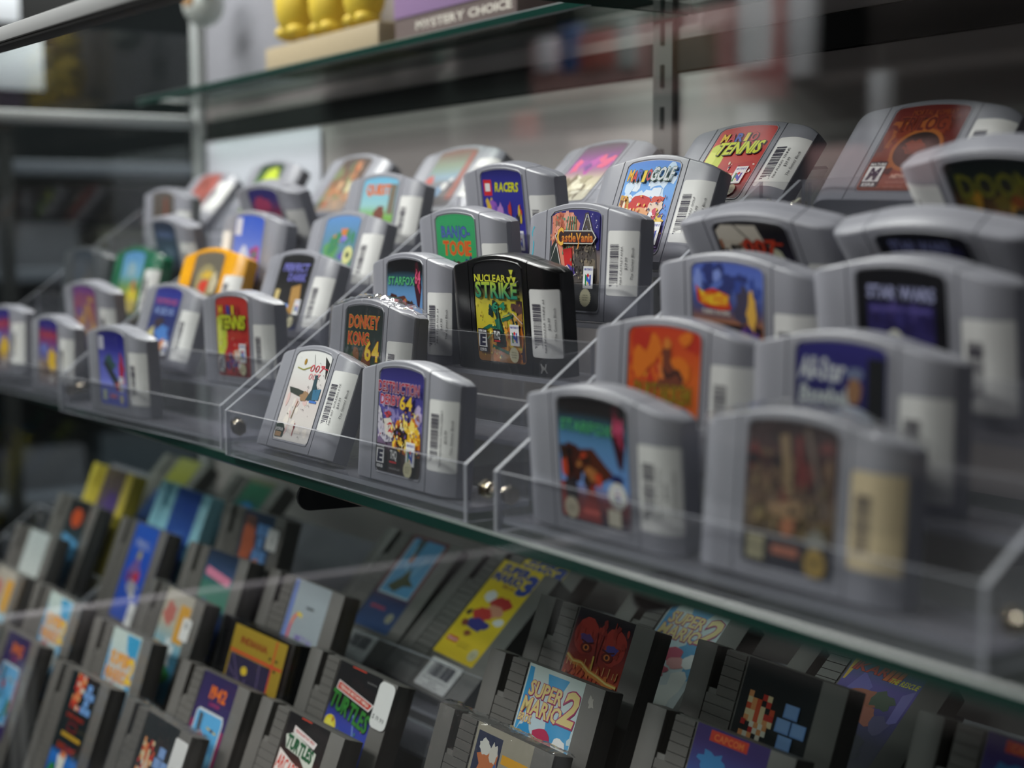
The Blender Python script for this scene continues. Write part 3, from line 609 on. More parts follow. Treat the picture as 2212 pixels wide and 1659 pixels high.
def d_goldeneye(a):
    a.base([(0, (214, 210, 206)), (.5, (216, 206, 204)), (.8, (224, 224, 222)), (1, (230, 230, 228))])
    a.W(16, (.1, .1, .9, .5), [(226, 200, 196), (206, 208, 200), (230, 222, 214), (222, 190, 186)], .07); a.L([(.12, .8), (.3, .78), (.5, .82)], .9, (150, 150, 60)); a.E(.3, .87, .035, .035, (170, 130, 40)); a.L([(.5, .96), (.6, .82), (.66, .8)], .35, (50, 50, 50)); a.P([(.82, .95), (.98, .88), (.98, .7), (.93, .78)], (24, 24, 24))
    a.T("007", .68, .81, .38, .08, (206, 50, 70), shear=.25, kind='n'); a.T("007", .66, .72, .3, .07, (226, 150, 156), shear=.25, kind='n'); a.L([(.78, .83), (.98, .81)], .7, (206, 50, 70)); a.P([(.06, .58), (.3, .57), (.5, .55), (.5, .48), (.3, .5), (.12, .52)], (60, 66, 60)); a.B(.56, .5, .13, .05, (160, 128, 96)); a.P([(.68, .74), (.76, .74), (.78, .64), (.9, .56), (.86, .46), (.6, .46), (.7, .58)], (46, 74, 84)); a.P([(.74, .58), (.95, .6), (.95, .48), (.78, .47)], (60, 116, 150)); a.R(.72, .44, .92, .465, (70, 120, 200)); a.L([(.42, .44), (.38, .34), (.36, .24)], .9, (120, 96, 50)); a.L([(.52, .2), (.52, .06)], .8, (160, 40, 50)); a.B(.52, .16, .02, .02, (120, 20, 30))
    a.P([(.0, .16), (.2, .18), (.28, .12), (.26, .03), (.04, .02)], (36, 52, 44)); a.T("ESRB", .14, .11, .2, .03, (200, 200, 200)); a.R(.05, .03, .22, .08, (150, 120, 90)); a.W(24, (.02, .04, .98, .94), [(40, 36, 36), (70, 60, 60), (206, 206, 206)], .008)
def d_dk(a):
    a.base([(0, (40, 24, 20)), (.3, (40, 60, 40)), (.6, (26, 50, 44)), (1, (24, 34, 36))])
    a.W(16, (.05, .05, .95, .45), [(60, 90, 40), (110, 60, 30), (26, 40, 30), (130, 80, 40), (190, 50, 30)], .1); a.T("DONKEY", .5, .82, .8, .13, (206, 76, 34), ol=(216, 180, 40)); a.T("KONG", .38, .64, .56, .13, (206, 60, 34), ol=(216, 180, 40)); a.T("64", .76, .52, .36, .2, (232, 196, 34), ol=(140, 50, 20)); a.B(.55, .3, .2, .08, (120, 40, 26)); a.n64(.84, .16, 1.)
def d_banjo(a):
    a.base([(0, (36, 140, 84)), (.6, (52, 158, 98)), (1, (60, 166, 106))])
    a.T("BANJO-", .5, .8, .72, .12, (80, 104, 176), ol=(40, 60, 90)); a.T("TOOIE", .52, .62, .7, .15, (216, 86, 40), ol=(176, 150, 40)); a.W(9, (.3, .3, .9, .46), [(120, 30, 30), (60, 30, 30), (190, 60, 40), (40, 60, 120)], .08); a.n64(.84, .16, 1.)
def d_bricks(a):
    a.base([(0, (60, 40, 120)), (.4, (46, 44, 150)), (.8, (50, 50, 150)), (1, (36, 36, 110))])
    a.R(.05, .7, .25, .88, (206, 40, 44)); a.R(.09, .75, .21, .84, WH); a.T("RACERS", .62, .8, .56, .1, (216, 216, 40), ol=(80, 90, 30), shear=.15); a.W(12, (.04, .4, .5, .62), [(150, 90, 190), (110, 80, 180), (180, 130, 200), (216, 180, 60)], .08); a.W(10, (.5, .34, .95, .6), [(40, 40, 60), (190, 60, 50), (220, 190, 60), (120, 130, 200)], .06); a.n64(.84, .2, 1.)
def d_diddy(a):
    a.base([(0, (60, 120, 50)), (.45, (120, 170, 70)), (.6, (150, 196, 200)), (1, (110, 180, 216))]); a.T("QUEST", .46, .83, .7, .13, (206, 84, 30), ol=(226, 150, 40)); a.B(.6, .5, .16, .1, (120, 70, 60)); a.B(.56, .3, .14, .1, (216, 190, 50)); a.B(.36, .22, .1, .08, (70, 50, 130)); a.R(.8, .5, .98, .9, (120, 110, 96)); a.n64(.84, .16, .8)
def d_kart(a):
    a.base([(0, (96, 150, 80)), (.5, (90, 130, 140)), (1, (90, 140, 200))]); a.B(.3, .5, .2, .2, (90, 150, 90)); a.W(12, (.3, .4, .95, .8), [(90, 80, 170), (206, 120, 60), (60, 130, 90), (130, 120, 200)], .1); a.B(.4, .12, .3, .12, (216, 50, 30), 18, .1); a.E(.84, .46, .14, .12, (206, 206, 140)); a.B(.84, .46, .05, .04, (60, 70, 60)); a.n64(.84, .16, .8)
def d_dark(a):
    a.base([(0, (30, 40, 90)), (.12, (20, 22, 28)), (.5, (26, 24, 24)), (1, (14, 15, 18))]); a.T("PERFECT", .52, .82, .76, .1, (120, 120, 200), ol=(40, 40, 80), shear=.1); a.T("DARK", .62, .69, .54, .1, (110, 110, 190), ol=(40, 40, 80), shear=.1); a.P([(.5, .55), (.8, .6), (.9, .3), (.7, .2), (.45, .3)], (170, 130, 70)); a.B(.45, .4, .14, .16, (26, 24, 28)); a.B(.5, .3, .06, .04, (120, 160, 230)); a.R(.06, .34, .2, .52, (200, 180, 120)); a.n64(.84, .3, .9); a.seal(.76, .1, 5)
def d_tennis2(a): d_tennis(a)
def d_wave(a):
    a.base([(0, (80, 90, 180)), (.3, (116, 124, 214)), (.6, (96, 100, 190)), (.8, (46, 44, 140)), (1, (34, 34, 116))]); a.R(.02, .74, .22, .92, (190, 190, 206)); a.B(.86, .5, .1, .2, (176, 50, 80)); a.B(.4, .56, .2, .1, (60, 90, 90)); a.P([(.15, .56), (.3, .6), (.8, .3), (.6, .24)], (50, 60, 66)); a.B(.7, .26, .12, .06, (170, 40, 50)); a.n64(.82, .3, .9); a.R(.1, .06, .24, .2, (190, 200, 170)); a.R(.36, .1, .62, .15, (200, 110, 130)); a.seal(.8, .1, 4)
def d_snow(a):
    a.base([(0, (60, 76, 170)), (.4, (120, 140, 216)), (.7, (84, 110, 206)), (1, (56, 90, 196))]); a.R(.02, .7, .24, .95, (206, 208, 220)); a.B(.4, .4, .2, .16, (190, 200, 230)); a.B(.8, .4, .14, .2, (170, 60, 120)); a.B(.3, .3, .1, .1, (50, 60, 120)); a.W(8, (.2, .2, .8, .5), [(60, 130, 120), (220, 220, 236), (150, 60, 120)], .06)
def d_stadium(a):
    a.base([(0, (150, 140, 150)), (.3, (150, 130, 110)), (.5, (90, 90, 170)), (.75, (150, 50, 90)), (.9, (50, 44, 130)), (1, (40, 40, 120))]); a.T("Stadium", .5, .78, .8, .1, (190, 70, 80), ol=(70, 30, 80)); a.B(.7, .4, .22, .16, (220, 180, 50)); a.B(.4, .24, .2, .1, (110, 84, 70)); a.B(.3, .55, .2, .08, (110, 120, 190)); a.B(.7, .1, .14, .06, (200, 196, 196))
def d_purple(a):
    a.base([(0, (90, 80, 140)), (.4, (150, 110, 110)), (.75, (150, 90, 120)), (1, (120, 70, 150))]); a.W(18, (.1, .2, .95, .85), [(190, 150, 90), (150, 80, 110), (110, 80, 150), (180, 120, 70)], .11)
def d_blue(a):
    a.base([(0, (60, 50, 50)), (.2, (50, 60, 110)), (.6, (40, 50, 110)), (.85, (50, 60, 150)), (1, (44, 44, 130))]); a.T("SNOWBOARD", .5, .8, .8, .08, (170, 80, 120)); a.T("KIDS", .5, .66, .7, .09, (130, 150, 200)); a.B(.6, .35, .26, .14, (70, 120, 190)); a.B(.4, .5, .2, .07, (60, 50, 60)); a.B(.2, .3, .12, .12, (190, 180, 120)); a.B(.7, .2, .08, .08, (200, 130, 80)); a.n64(.84, .16, .9)
def d_zelda(a):
    a.base([(0, (210, 190, 110)), (.25, (200, 180, 60)), (.4, (110, 150, 70)), (.6, (110, 170, 196)), (1, (90, 150, 206))]); a.B(.5, .7, .18, .14, (150, 180, 190)); a.W(8, (.1, .15, .8, .5), [(206, 100, 50), (70, 110, 60), (226, 200, 60), (60, 60, 40)], .1); a.E(.4, .1, .12, .08, (216, 210, 190))
def d_round(a):
    a.base([(0, (60, 46, 34)), (.4, (66, 54, 44)), (.7, (104, 98, 86)), (1, (110, 104, 92))]); a.E(.5, .55, .34, .27, (150, 140, 100)); a.B(.5, .5, .18, .1, (206, 60, 40)); a.B(.55, .66, .2, .06, (206, 170, 60)); a.B(.8, .55, .12, .14, (190, 180, 150)); a.R(.66, .08, .9, .22, (206, 200, 150))
def d_dimm(a):
    a.base([(0, (60, 60, 60)), (.5, (84, 84, 84)), (1, (48, 56, 66))]); a.B(.4, .6, .3, .2, (70, 76, 84)); a.B(.7, .3, .2, .2, (110, 106, 100))
def d_slate(a):
    a.base([(0, (50, 50, 60)), (.5, (60, 76, 96)), (1, (56, 64, 84))]); a.T("WORLD", .5, .78, .7, .1, (100, 116, 160)); a.B(.5, .4, .3, .16, (90, 110, 130))
def d_brn(a):
    a.base([(0, (110, 90, 50)), (.3, (80, 70, 60)), (1, (96, 90, 86))]); a.L([(.62, .2), (.62, .9)], 6, (130, 70, 56)); a.B(.3, .2, .14, .1, (170, 140, 60))
def d_red(a):
    a.base([(0, (150, 80, 70)), (1, (146, 74, 66))]); a.W(6, (.1, .2, .9, .8), [(170, 90, 80), (120, 60, 50)], .12)
def d_yoshi(a):
    a.base([(0, (150, 170, 90)), (.5, (90, 130, 50)), (1, (30, 50, 30))]); a.B(.6, .75, .3, .14, (190, 206, 60)); a.B(.2, .4, .2, .2, (206, 214, 190))
def d_party(a):
    a.base([(0, (190, 190, 160)), (.4, (200, 200, 170)), (.62, (150, 60, 90)), (.85, (60, 50, 120)), (1, (56, 50, 120))]); a.B(.4, .76, .3, .12, (170, 60, 100)); a.B(.7, .4, .1, .1, (80, 90, 70))
def d_comic(a):
    a.base([(0, (170, 150, 130)), (.5, (130, 90, 60)), (1, (60, 50, 46))]); a.W(26, (.05, .1, .95, .92), [(190, 100, 50), (206, 196, 150), (70, 56, 50), (170, 110, 70), (110, 120, 80), (200, 160, 120)], .1)
def d_field(a):
    a.base([(0, (70, 60, 60)), (.35, (90, 80, 80)), (.5, (110, 140, 160)), (.7, (100, 120, 96)), (.85, (96, 90, 70)), (1, (110, 50, 34))]); a.P([(.84, .95), (.98, .9), (.98, .1), (.8, .1)], (130, 56, 40)); a.W(12, (.1, .2, .8, .5), [(170, 60, 50), (90, 120, 150), (60, 50, 56), (190, 190, 190)], .09)
def d_lila(a):
    a.base([(0, (206, 200, 176)), (.35, (190, 180, 150)), (.5, (150, 110, 130)), (.65, (150, 60, 150)), (1, (70, 56, 66))]); a.W(10, (.1, .55, .9, .75), [(170, 70, 150), (206, 80, 120), (110, 60, 130)], .1); a.W(14, (.1, .1, .9, .4), [(120, 106, 80), (220, 214, 190), (160, 150, 120)], .09)

# key: tier, x, y, z, lean, roll, yaw, design, body material, sticker (title, price, z0, z1, detail), label
V = {
'DD': ((-85.4, 2.6, 15.9, 3.9, 0.1, 1.4), d_derby, 0, ("N64 DESTRUCTION DERBY", "$24.99", 14, 55, 2), 'grey cartridge with purple label reading DESTRUCTION DERBY 64, bottom step in the centre'),
'GE': ((-231.7, -3, 19.3, 20.1, -0.3, 1.2), d_goldeneye, 0, ("N64 007 GOLDEN EYE", "$49.99", 17, 59, 2), 'grey cartridge leaning back with a worn, paint-peeled white 007 label, bottom step'),
'NS': ((-104.8, 90.2, 75.5, -4.5, 0.2, 2.8), d_nuclear, 1, ("N64 NUCLEAR STRIKE 64", "$26.99", 12, 54, 2), 'black rounded cartridge with yellow label reading NUCLEAR STRIKE 64'),
'CV': ((-89.7, 133.5, 109.2, 2.7, 0.4, 2.1), d_castle, 0, ("N64 CASTLEVANIA", "$29.99", 17, 57, 2), 'grey cartridge with dark label whose red and gold lettering reads astleVania'),
'MG': ((-89.4, 176.9, 145.8, 20, 1, 3.2), d_golf, 0, ("N64 MARIO GOLF", "$39.99", 14, 56, 2), 'grey cartridge with sky blue GOLF label leaning back on the fifth step'),
'MT': ((-63.3, 221.1, 183.5, 39.6, -0.3, 4), d_tennis, 0, ("N64 MARIO TENNIS", "$29.99", 16, 57, 2), 'grey cartridge with red TENNIS label lying back on the top step under the slotted strip'),
'MK': ((86.5, 223.3, 179.4, 37.7, 2.2, 6.8), d_trilogy, 0, ("N64 TRILOGY", "$49.99", 16, 58, 2), 'grey cartridge with dark red TRILOGY label lying back on the top step at right'),
'SF': ((109.7, 8.7, 13.6, -4.9, 1.4, 4.1), d_fox, 0, ("N64 STAR FOX 64", "$49.99", 10, 52, 2), 'large grey cartridge with blue and green STARFOX label, bottom step right of centre'),
'DN': ((104.3, 50.3, 46.2, 1.6, 1.5, 5.5), d_duke, 0, ("N64 DUKE NUKEM", "", 12, 54, 1), 'grey cartridge with bright orange label, second step of the right rack'),
'BF': ((238.9, 12.8, 13.5, 3, 0.6, 3.1), d_brown, 0, ("N64", "", 14, 54, 1), 'nearest, most blurred grey cartridge in cellophane with brown label and cream price sticker'),
'AS': ((226.8, 54.8, 43.9, -0.6, 1, 3.4), d_allstar, 0, ("N64 ALL-STAR", "", 6, 50, 1), 'blurred grey cartridge with dark blue label and white lettering, behind the cellophane-wrapped one'),
'SW': ((223.3, 101.6, 72.9, -8.7, 2.2, 2.1), d_wars, 0, ("N64 STAR WARS", "", 8, 50, 1), 'grey cartridge with black STAR WARS label showing a white disc, third step right'),
'HW': ((105.9, 96.3, 76, -5.1, 2.9, 3.1), d_hot, 0, ("N64 HOT WHEELS", "", 8, 47, 1), 'grey cartridge with orange flame logo on blue sky, third step of the right rack'),
'TW': ((89.8, 149.9, 107.7, -30.3, 2, 4.3), d_twine, 0, ("N64 007", "", 6, 46, 1), 'grey cartridge tipped forward with red 007 on a black and white label'),
'SB': ((210, 159.1, 108.4, -39.4, 2, 2.6), d_wars2, 0, ("N64 STAR WARS", "", 6, 42, 1), 'grey cartridge tipped far forward, only the top of its black STAR WARS label showing'),
'DM': ((211.1, 199.4, 138.6, -32.9, 0.5, 2.2), d_doom, 0, ("N64 DOOM", "", 17, 56, 1, True), 'grey cartridge cut by the right edge of the photo, dark label with green DOOM lettering'),
'DK': ((-213.2, 42.7, 49.1, 5.2, 0.1, 1.3), d_dk, 0, ("N64 DONKEY KONG 64", "", 13, 48, 1), 'grey cartridge under crinkled cellophane with dark green DONKEY KONG 64 label'),
'SF2': ((-227.0, 86.0, 77.4, 0.7, -0.2, -0.7), d_fox, 0, ("N64 STAR FOX 64", "$49.99", 6, 48, 2), 'grey cartridge with STARFOX label peeking out left of the black cartridge'),
'BT': ((-224.8, 131.5, 108.2, -4.8, 0.6, 1), d_banjo, 0, ("N64 BANJO-TOOIE", "", 10, 50, 1), 'grey cartridge with bright green label reading BANJO-TOOIE'),
'LR': ((-230.5, 176.2, 140.8, -8, 1.9, 1.5), d_bricks, 0, ("N64 RACERS", "", 9, 52, 1), 'grey cartridge with deep blue label, red square and yellow RACERS lettering'),
'PT': ((-232, 219, 184, 46, -2, -.5), d_lila, 0, None, 'grey cartridge lying far back on the top step, purple and cream label seen edge-on'),
'a1': ((-906.7, -19.2, 18.4, 3.8, -4.9, 4.3), d_stadium, 0, ("N64", "", 12, 54, 1), 'half-seen grey cartridge at the left edge of the photo, bottom step'),
'a2': ((-768.2, -9.7, 16.6, 1.4, 0.6, 2.8), d_stadium, 0, ("N64", "", 12, 54, 1), 'grey cartridge with blue and yellow label, bottom step of the far left rack'),
'a3': ((-563.4, -12.6, 12.5, -2.4, 0.2, 6.2), d_wave, 0, ("N64 WAVE RACE", "", 10, 54, 1), 'grey cartridge with pale blue label and white corner tag, alone on the bottom step'),
'a4': ((-779.8, 34.4, 47, -4.1, 1.1, 6.3), d_purple, 0, ("N64", "", 12, 50, 1), 'grey cartridge with mottled purple and yellow label, second step far left'),
'a5': ((-587.2, 29.3, 48.9, 16.8, 2, 5.5), d_blue, 0, ("N64", "", 8, 52, 1), 'grey cartridge leaning back with dark blue label, beside the red tennis one'),
'a6': ((-428, 41.6, 44, -1.6, -0.9, 6), d_tennis, 0, ("N64 MARIO TENNIS", "", 7, 49, 1), 'grey cartridge with red label and big yellow-green TENNIS lettering, second step'),
'a7': ((-799.6, 75, 84.9, 14.8, -0.3, 4.1), d_zelda, 4, ("N64", "", 10, 52, 1), 'glossy green cartridge wrapped in cellophane, far left'),
'a8': ((-601, 72, 82.9, 19.6, -1.3, 7.8), d_round, 5, ("N64", "", 14, 48, 1), 'bright yellow cartridge with brown label'),
'a9': ((-439.6, 84.6, 82, 18.7, 0.4, 5.2), d_dark, 0, ("N64 PERFECT DARK", "", 10, 52, 1), 'grey cartridge leaning back with black label and violet PERFECT DARK lettering'),
'a10': ((-925, 67.1, 85.1, 9, 0.7, 6), d_dimm, 6, None, 'smoke-grey see-through cartridge at the far left, third step'),
'a11': ((-774.6, 124.4, 110.8, -10.7, 2.4, 3.2), d_slate, 0, ("N64", "", 10, 50, 1), 'grey cartridge with slate blue label above the green one'),
'a12': ((-898.8, 155.2, 143.3, 2, 1.6, 4.8), d_brn, 0, ("N64", "", 16, 50, 1), 'grey cartridge with faded brown label at the far left, fifth step'),
'a13': ((-966.0, 201, 184.0, 40.0, 0, 4.0), d_red, 0, ("N64", "", 14, 56, 1), 'pale grey cartridge with plain brick red label lying back at the far left top'),
'a14': ((-789.2, 206.6, 180.7, 30.6, 0.3, 4), d_yoshi, 0, None, 'top step cartridge with green and yellow label against the white card'),
'a15': ((-608.3, 166.1, 141.2, -19.5, 1.5, 5.3), d_party, 0, ("N64", "", 10, 50, 1), 'grey cartridge tipped forward with dark blue and cream label, fifth step'),
'a16': ((-590, 116.4, 113.6, 8.3, 2.8, 5.9), d_snow, 0, None, 'grey cartridge with pale blue label and price sticker on its left side'),
'a17': ((-440.9, 128.2, 114.7, 17.8, -0.5, 5.9), d_kart, 0, ("N64", "", 12, 54, 1), 'grey cartridge leaning back with blue, green and red label, fourth step'),
'a18': ((-448.2, 171.2, 145.6, 13.1, 1.4, 6.1), d_diddy, 0, ("N64", "", 14, 54, 1), 'grey cartridge with orange lettering over a green field, fifth step'),
'a19': ((-598.5, 202.9, 183.4, 36.6, 1.3, 4.5), d_comic, 0, None, 'top step grey cartridge with crowded brown and cream label, left of centre'),
'a20': ((-428.9, 216.2, 183.2, 38.4, -2.7, 6.5), d_field, 0, ("N64", "", 14, 56, 1), 'top step pale cartridge with green and dark red label, centre'),
}
# ------------------------------------------------------------------ square cartridges in the lower compartment
def pix(a, u0, v0, cols, rows, sz, pal, seed):
    rnd = random.Random(seed)
    for i in range(cols):
        for j in range(rows):
            if rnd.random() < .78: a.R(u0+i*sz, v0+j*sz*.58, u0+(i+1)*sz, v0+(j+1)*sz*.58, rnd.choice(pal))
def blocks(a, u0, v0, nx, ny, w_, h_, col):
    for j in range(ny):
        for i in range(nx):
            uu = u0+i*w_*1.08+(w_*.35 if j % 2 else 0)
            if uu+w_ > .97: continue
            a.R(uu, v0+j*h_*1.12, uu+w_, v0+j*h_*1.12+h_, (110, 150, 210)); a.R(uu+w_*.08, v0+j*h_*1.12+h_*.12, uu+w_*.92, v0+j*h_*1.12+h_, col)
def n_tmnt(a):
    a.rb = .8
    a.base([(0, (60, 60, 60)), (.06, (44, 60, 150)), (.45, (60, 80, 180)), (.62, (50, 60, 160)), (.66, (22, 22, 26)), (1, (20, 20, 24))])
    a.R(.3, .985, .62, .998, (206, 70, 50)); a.E(.14, .5, .15, .09, (226, 206, 30), 20); a.B(.14, .53, .1, .04, (236, 226, 90)); a.L([(.6, .66), (.7, .5)], 1.4, (120, 150, 210)); a.B(.66, .42, .06, .05, (70, 150, 50)); a.P([(.4, .3), (.62, .3), (.74, .44), (.6, .42)], (60, 140, 46)); a.B(.4, .4, .08, .03, (196, 60, 40)); a.B(.5, .33, .14, .05, (50, 110, 40)); a.W(8, (.3, .06, .98, .3), [(60, 140, 50), (206, 90, 40), (226, 190, 60), (40, 60, 140)], .08)
    a.W(50, (.04, .06, .96, .6), [(70, 90, 190), (110, 130, 220), (50, 120, 60), (90, 170, 70), (200, 100, 60)], .014)
    a.P([(.1, .86), (.98, .79), (.9, .73), (.08, .79)], (230, 220, 220)); a.P([(.12, .85), (.94, .785), (.88, .74), (.1, .797)], (196, 60, 46)); a.T("TEENAGE MUTANT NINJA", .51, .795, .72, .025, (236, 220, 210), rot=-.12, kind='b')
    a.T("TURTLES", .5, .68, .94, .13, (52, 130, 50), ol=(18, 40, 20), rot=-.16); a.T("NES-88-USA", .82, .93, .22, .012, (150, 150, 150), kind='n')
def n_arcade(a):
    a.base([(0, (60, 60, 60)), (.1, (190, 70, 40)), (.5, (206, 70, 44)), (.72, (30, 20, 22)), (1, (20, 20, 24))])
    a.R(.3, .985, .55, .998, (206, 70, 50)); a.P([(.2, .92), (.8, .87), (.76, .82), (.2, .87)], (230, 220, 220)); a.T("TEENAGE MUTANT NINJA", .49, .875, .5, .02, (190, 60, 46), rot=-.1); a.P([(.06, .83), (.24, .87), (.84, .8), (.84, .66), (.74, .64), (.5, .72), (.14, .74)], (206, 210, 200)); a.T("TURTLES", .45, .78, .66, .09, (24, 92, 54), ol=(16, 60, 40), rot=-.1)
    a.P([(.02, .72), (.9, .58), (.98, .44), (.02, .54)], (230, 220, 216)); a.T("ARCADE GAME", .48, .6, .88, .10, (206, 60, 44), ol=(230, 220, 216), rot=-.14); a.W(14, (.04, .06, .96, .4), [(60, 130, 60), (226, 190, 60), (120, 40, 40), (60, 80, 160)], .12)
def n_sup2(a):
    a.base([(0, (216, 220, 222)), (.3, (214, 222, 226)), (.6, (196, 216, 226)), (1, (206, 220, 216))])
    a.P([(.02, .98), (.1, .98), (.16, .72), (.02, .5)], (60, 160, 216)); a.P([(.36, .97), (.74, .97), (.6, .8), (.4, .9)], (70, 166, 220)); a.B(.75, .62, .2, .12, (70, 160, 214)); a.B(.9, .5, .1, .1, (90, 170, 220)); a.B(.15, .5, .14, .1, (50, 150, 210)); a.B(.6, .12, .3, .06, (40, 110, 180)); a.W(6, (.1, .05, .9, .3), [(240, 240, 236), (70, 160, 214)], .16)
    pk, ye = (176, 60, 110), (232, 210, 140)
    a.T("SUPER", .40, .845, .58, .10, ye, ol=pk, ol2=(150, 50, 96), shear=.12); a.T("MARIO", .40, .725, .68, .105, ye, ol=pk, ol2=(150, 50, 96), shear=.12); a.T("BROS.", .16, .635, .24, .055, ye, ol=pk, shear=.12); a.T("2", .86, .80, .24, .22, ye, ol=pk, ol2=(150, 50, 96), shear=.2)
    a.B(.5, .55, .16, .06, (190, 50, 90), 18, .12); a.B(.62, .49, .14, .05, (222, 150, 150), 18, .12); a.B(.82, .53, .12, .06, (240, 240, 240), 16, .1); a.B(.42, .40, .16, .05, (196, 60, 90)); a.T("NINTENDO", .3, .05, .3, .02, RD_)
def n_red(a):
    a.base([(0, (60, 24, 18)), (.3, (120, 40, 24)), (.42, (170, 60, 30)), (.56, (190, 66, 36)), (.68, (150, 44, 38)), (.86, (90, 30, 40)), (.94, (30, 28, 40)), (1, (26, 28, 36))])
    a.B(.25, .82, .21, .13, (176, 56, 46), 24, .05); a.B(.75, .80, .21, .13, (180, 58, 48), 24, .05); a.B(.5, .77, .11, .15, (150, 46, 42), 20, .08)
    a.W(34, (.06, .74, .94, .93), [(160, 52, 42), (140, 42, 38), (172, 60, 50)], .03); a.B(.27, .80, .11, .035, (96, 66, 130), 14, .35); a.B(.73, .775, .11, .035, (80, 70, 150), 14, .35)
    for cx, cy in ((.3, .74), (.69, .72)):
        a.E(cx, cy, .1, .035, (110, 28, 26)); a.E(cx, cy, .055, .022, (214, 120, 60)); a.E(cx, cy, .026, .014, (60, 20, 16)); a.L([(cx-.11, cy+.045), (cx, cy+.03), (cx+.11, cy+.045)], 1.1, (80, 22, 26))
    a.L([(.44, .86), (.48, .72), (.46, .66)], .8, (110, 30, 30)); a.L([(.55, .86), (.53, .72), (.54, .66)], .8, (110, 30, 30)); a.W(30, (.04, .52, .96, .62), [(206, 90, 40), (180, 60, 34), (220, 120, 50)], .03)
    a.L([(.02, .655), (.15, .62), (.3, .625), (.46, .585), (.62, .57), (.8, .545), (.98, .54)], 4, (224, 140, 56)); a.L([(.02, .66), (.15, .625), (.3, .63), (.46, .59), (.62, .575), (.8, .55), (.98, .545)], 1.3, (244, 220, 130)); a.L([(.48, .7), (.49, .6)], 1.6, (240, 200, 100))
    for uu in (.06, .13, .24, .36, .6, .7, .8, .88, .94): a.L([(uu, .59), (uu+.005, .645+.02*math.sin(uu*40))], .6, (244, 196, 120))
    a.W(40, (.04, .36, .96, .52), [(190, 70, 34), (150, 46, 26), (120, 36, 24)], .03); a.B(.25, .5, .2, .02, (70, 22, 24)); a.R(.56, .34, .96, .41, (190, 130, 50)); a.T("Nintendo", .76, .375, .3, .03, (110, 70, 30), kind='n')
def n_mario3(a):
    a.base([(0, (232, 200, 22)), (1, (236, 206, 26))])
    bl = (36, 66, 160); a.T("SUPER", .42, .935, .6, .075, bl, shear=.1, kind='o'); a.T("MARIO", .38, .84, .66, .08, bl, shear=.1, kind='o'); a.T("BROS.", .52, .765, .28, .03, (130, 60, 60), shear=.1); a.T("3", .86, .84, .22, .19, bl, shear=.15, kind='o')
    a.B(.3, .64, .14, .06, (232, 232, 232), 16, .15); a.B(.62, .6, .24, .07, (190, 40, 40), 20, .12); a.B(.6, .52, .2, .06, (216, 150, 120), 18, .15); a.B(.42, .46, .22, .06, (200, 50, 46), 18, .2); a.B(.44, .36, .26, .06, (50, 50, 140), 18, .2); a.B(.84, .44, .1, .04, (232, 232, 232), 14, .2); a.B(.2, .34, .08, .03, (130, 60, 40)); a.B(.4, .26, .1, .03, (140, 70, 40)); a.B(.12, .44, .07, .03, (60, 40, 36))
    a.R(.08, .14, .34, .19, (206, 70, 40)); a.T("Nintendo", .21, .165, .22, .02, WH); a.seal(.84, .1, 6); a.T("NES-UM-USA", .52, .13, .24, .015, (120, 100, 30), kind='n'); a.T("MADE IN JAPAN", .52, .16, .24, .012, (120, 100, 30), kind='n')
def n_brick(a):
    a.base([(0, (24, 26, 30)), (1, (22, 30, 34))])
    pix(a, .12, .62, 6, 5, .065, [(206, 80, 46), (222, 150, 96), (196, 50, 40), (220, 200, 160)], 3); pix(a, .1, .42, 6, 6, .06, [(214, 206, 190), (190, 40, 36), (222, 150, 96), (226, 220, 206)], 4); pix(a, .16, .3, 5, 3, .065, [(196, 50, 40), (214, 206, 190)], 5)
    blocks(a, .56, .24, 2, 6, .19, .085, (130, 166, 220)); a.B(.72, .45, .12, .06, (206, 70, 30), 16, .25); a.B(.71, .455, .05, .025, (240, 200, 120), 14, .2); a.B(.5, .44, .04, .02, (200, 170, 120))
    a.T("SUPER MARIO BROS.", .5, .15, .84, .05, (206, 80, 46)); a.seal(.85, .07, 4.5)
def n_duck(a):
    a.base([(0, (20, 60, 150)), (.2, (30, 110, 200)), (.27, (40, 120, 210)), (.28, (16, 28, 32)), (1, (14, 30, 36))])
    pix(a, .2, .68, 5, 8, .07, [(206, 80, 46), (222, 150, 96), (214, 206, 190), (196, 50, 40)], 8); blocks(a, .58, .68, 2, 4, .17, .06, (110, 160, 220)); a.T("SUPER MARIO", .5, .62, .62, .035, (170, 50, 36)); a.R(.34, .49, .66, .57, (120, 24, 28)); a.R(.37, .505, .63, .555, (14, 30, 36)); a.R(.2, .43, .9, .465, (190, 150, 40)); a.T("DUCK HUNT", .5, .34, .64, .05, (190, 60, 36)); a.P([(.3, .26), (.6, .3), (.56, .06), (.4, .08)], (226, 226, 216)); a.B(.48, .28, .1, .03, (220, 120, 60)); a.B(.2, .1, .14, .08, (40, 130, 60))
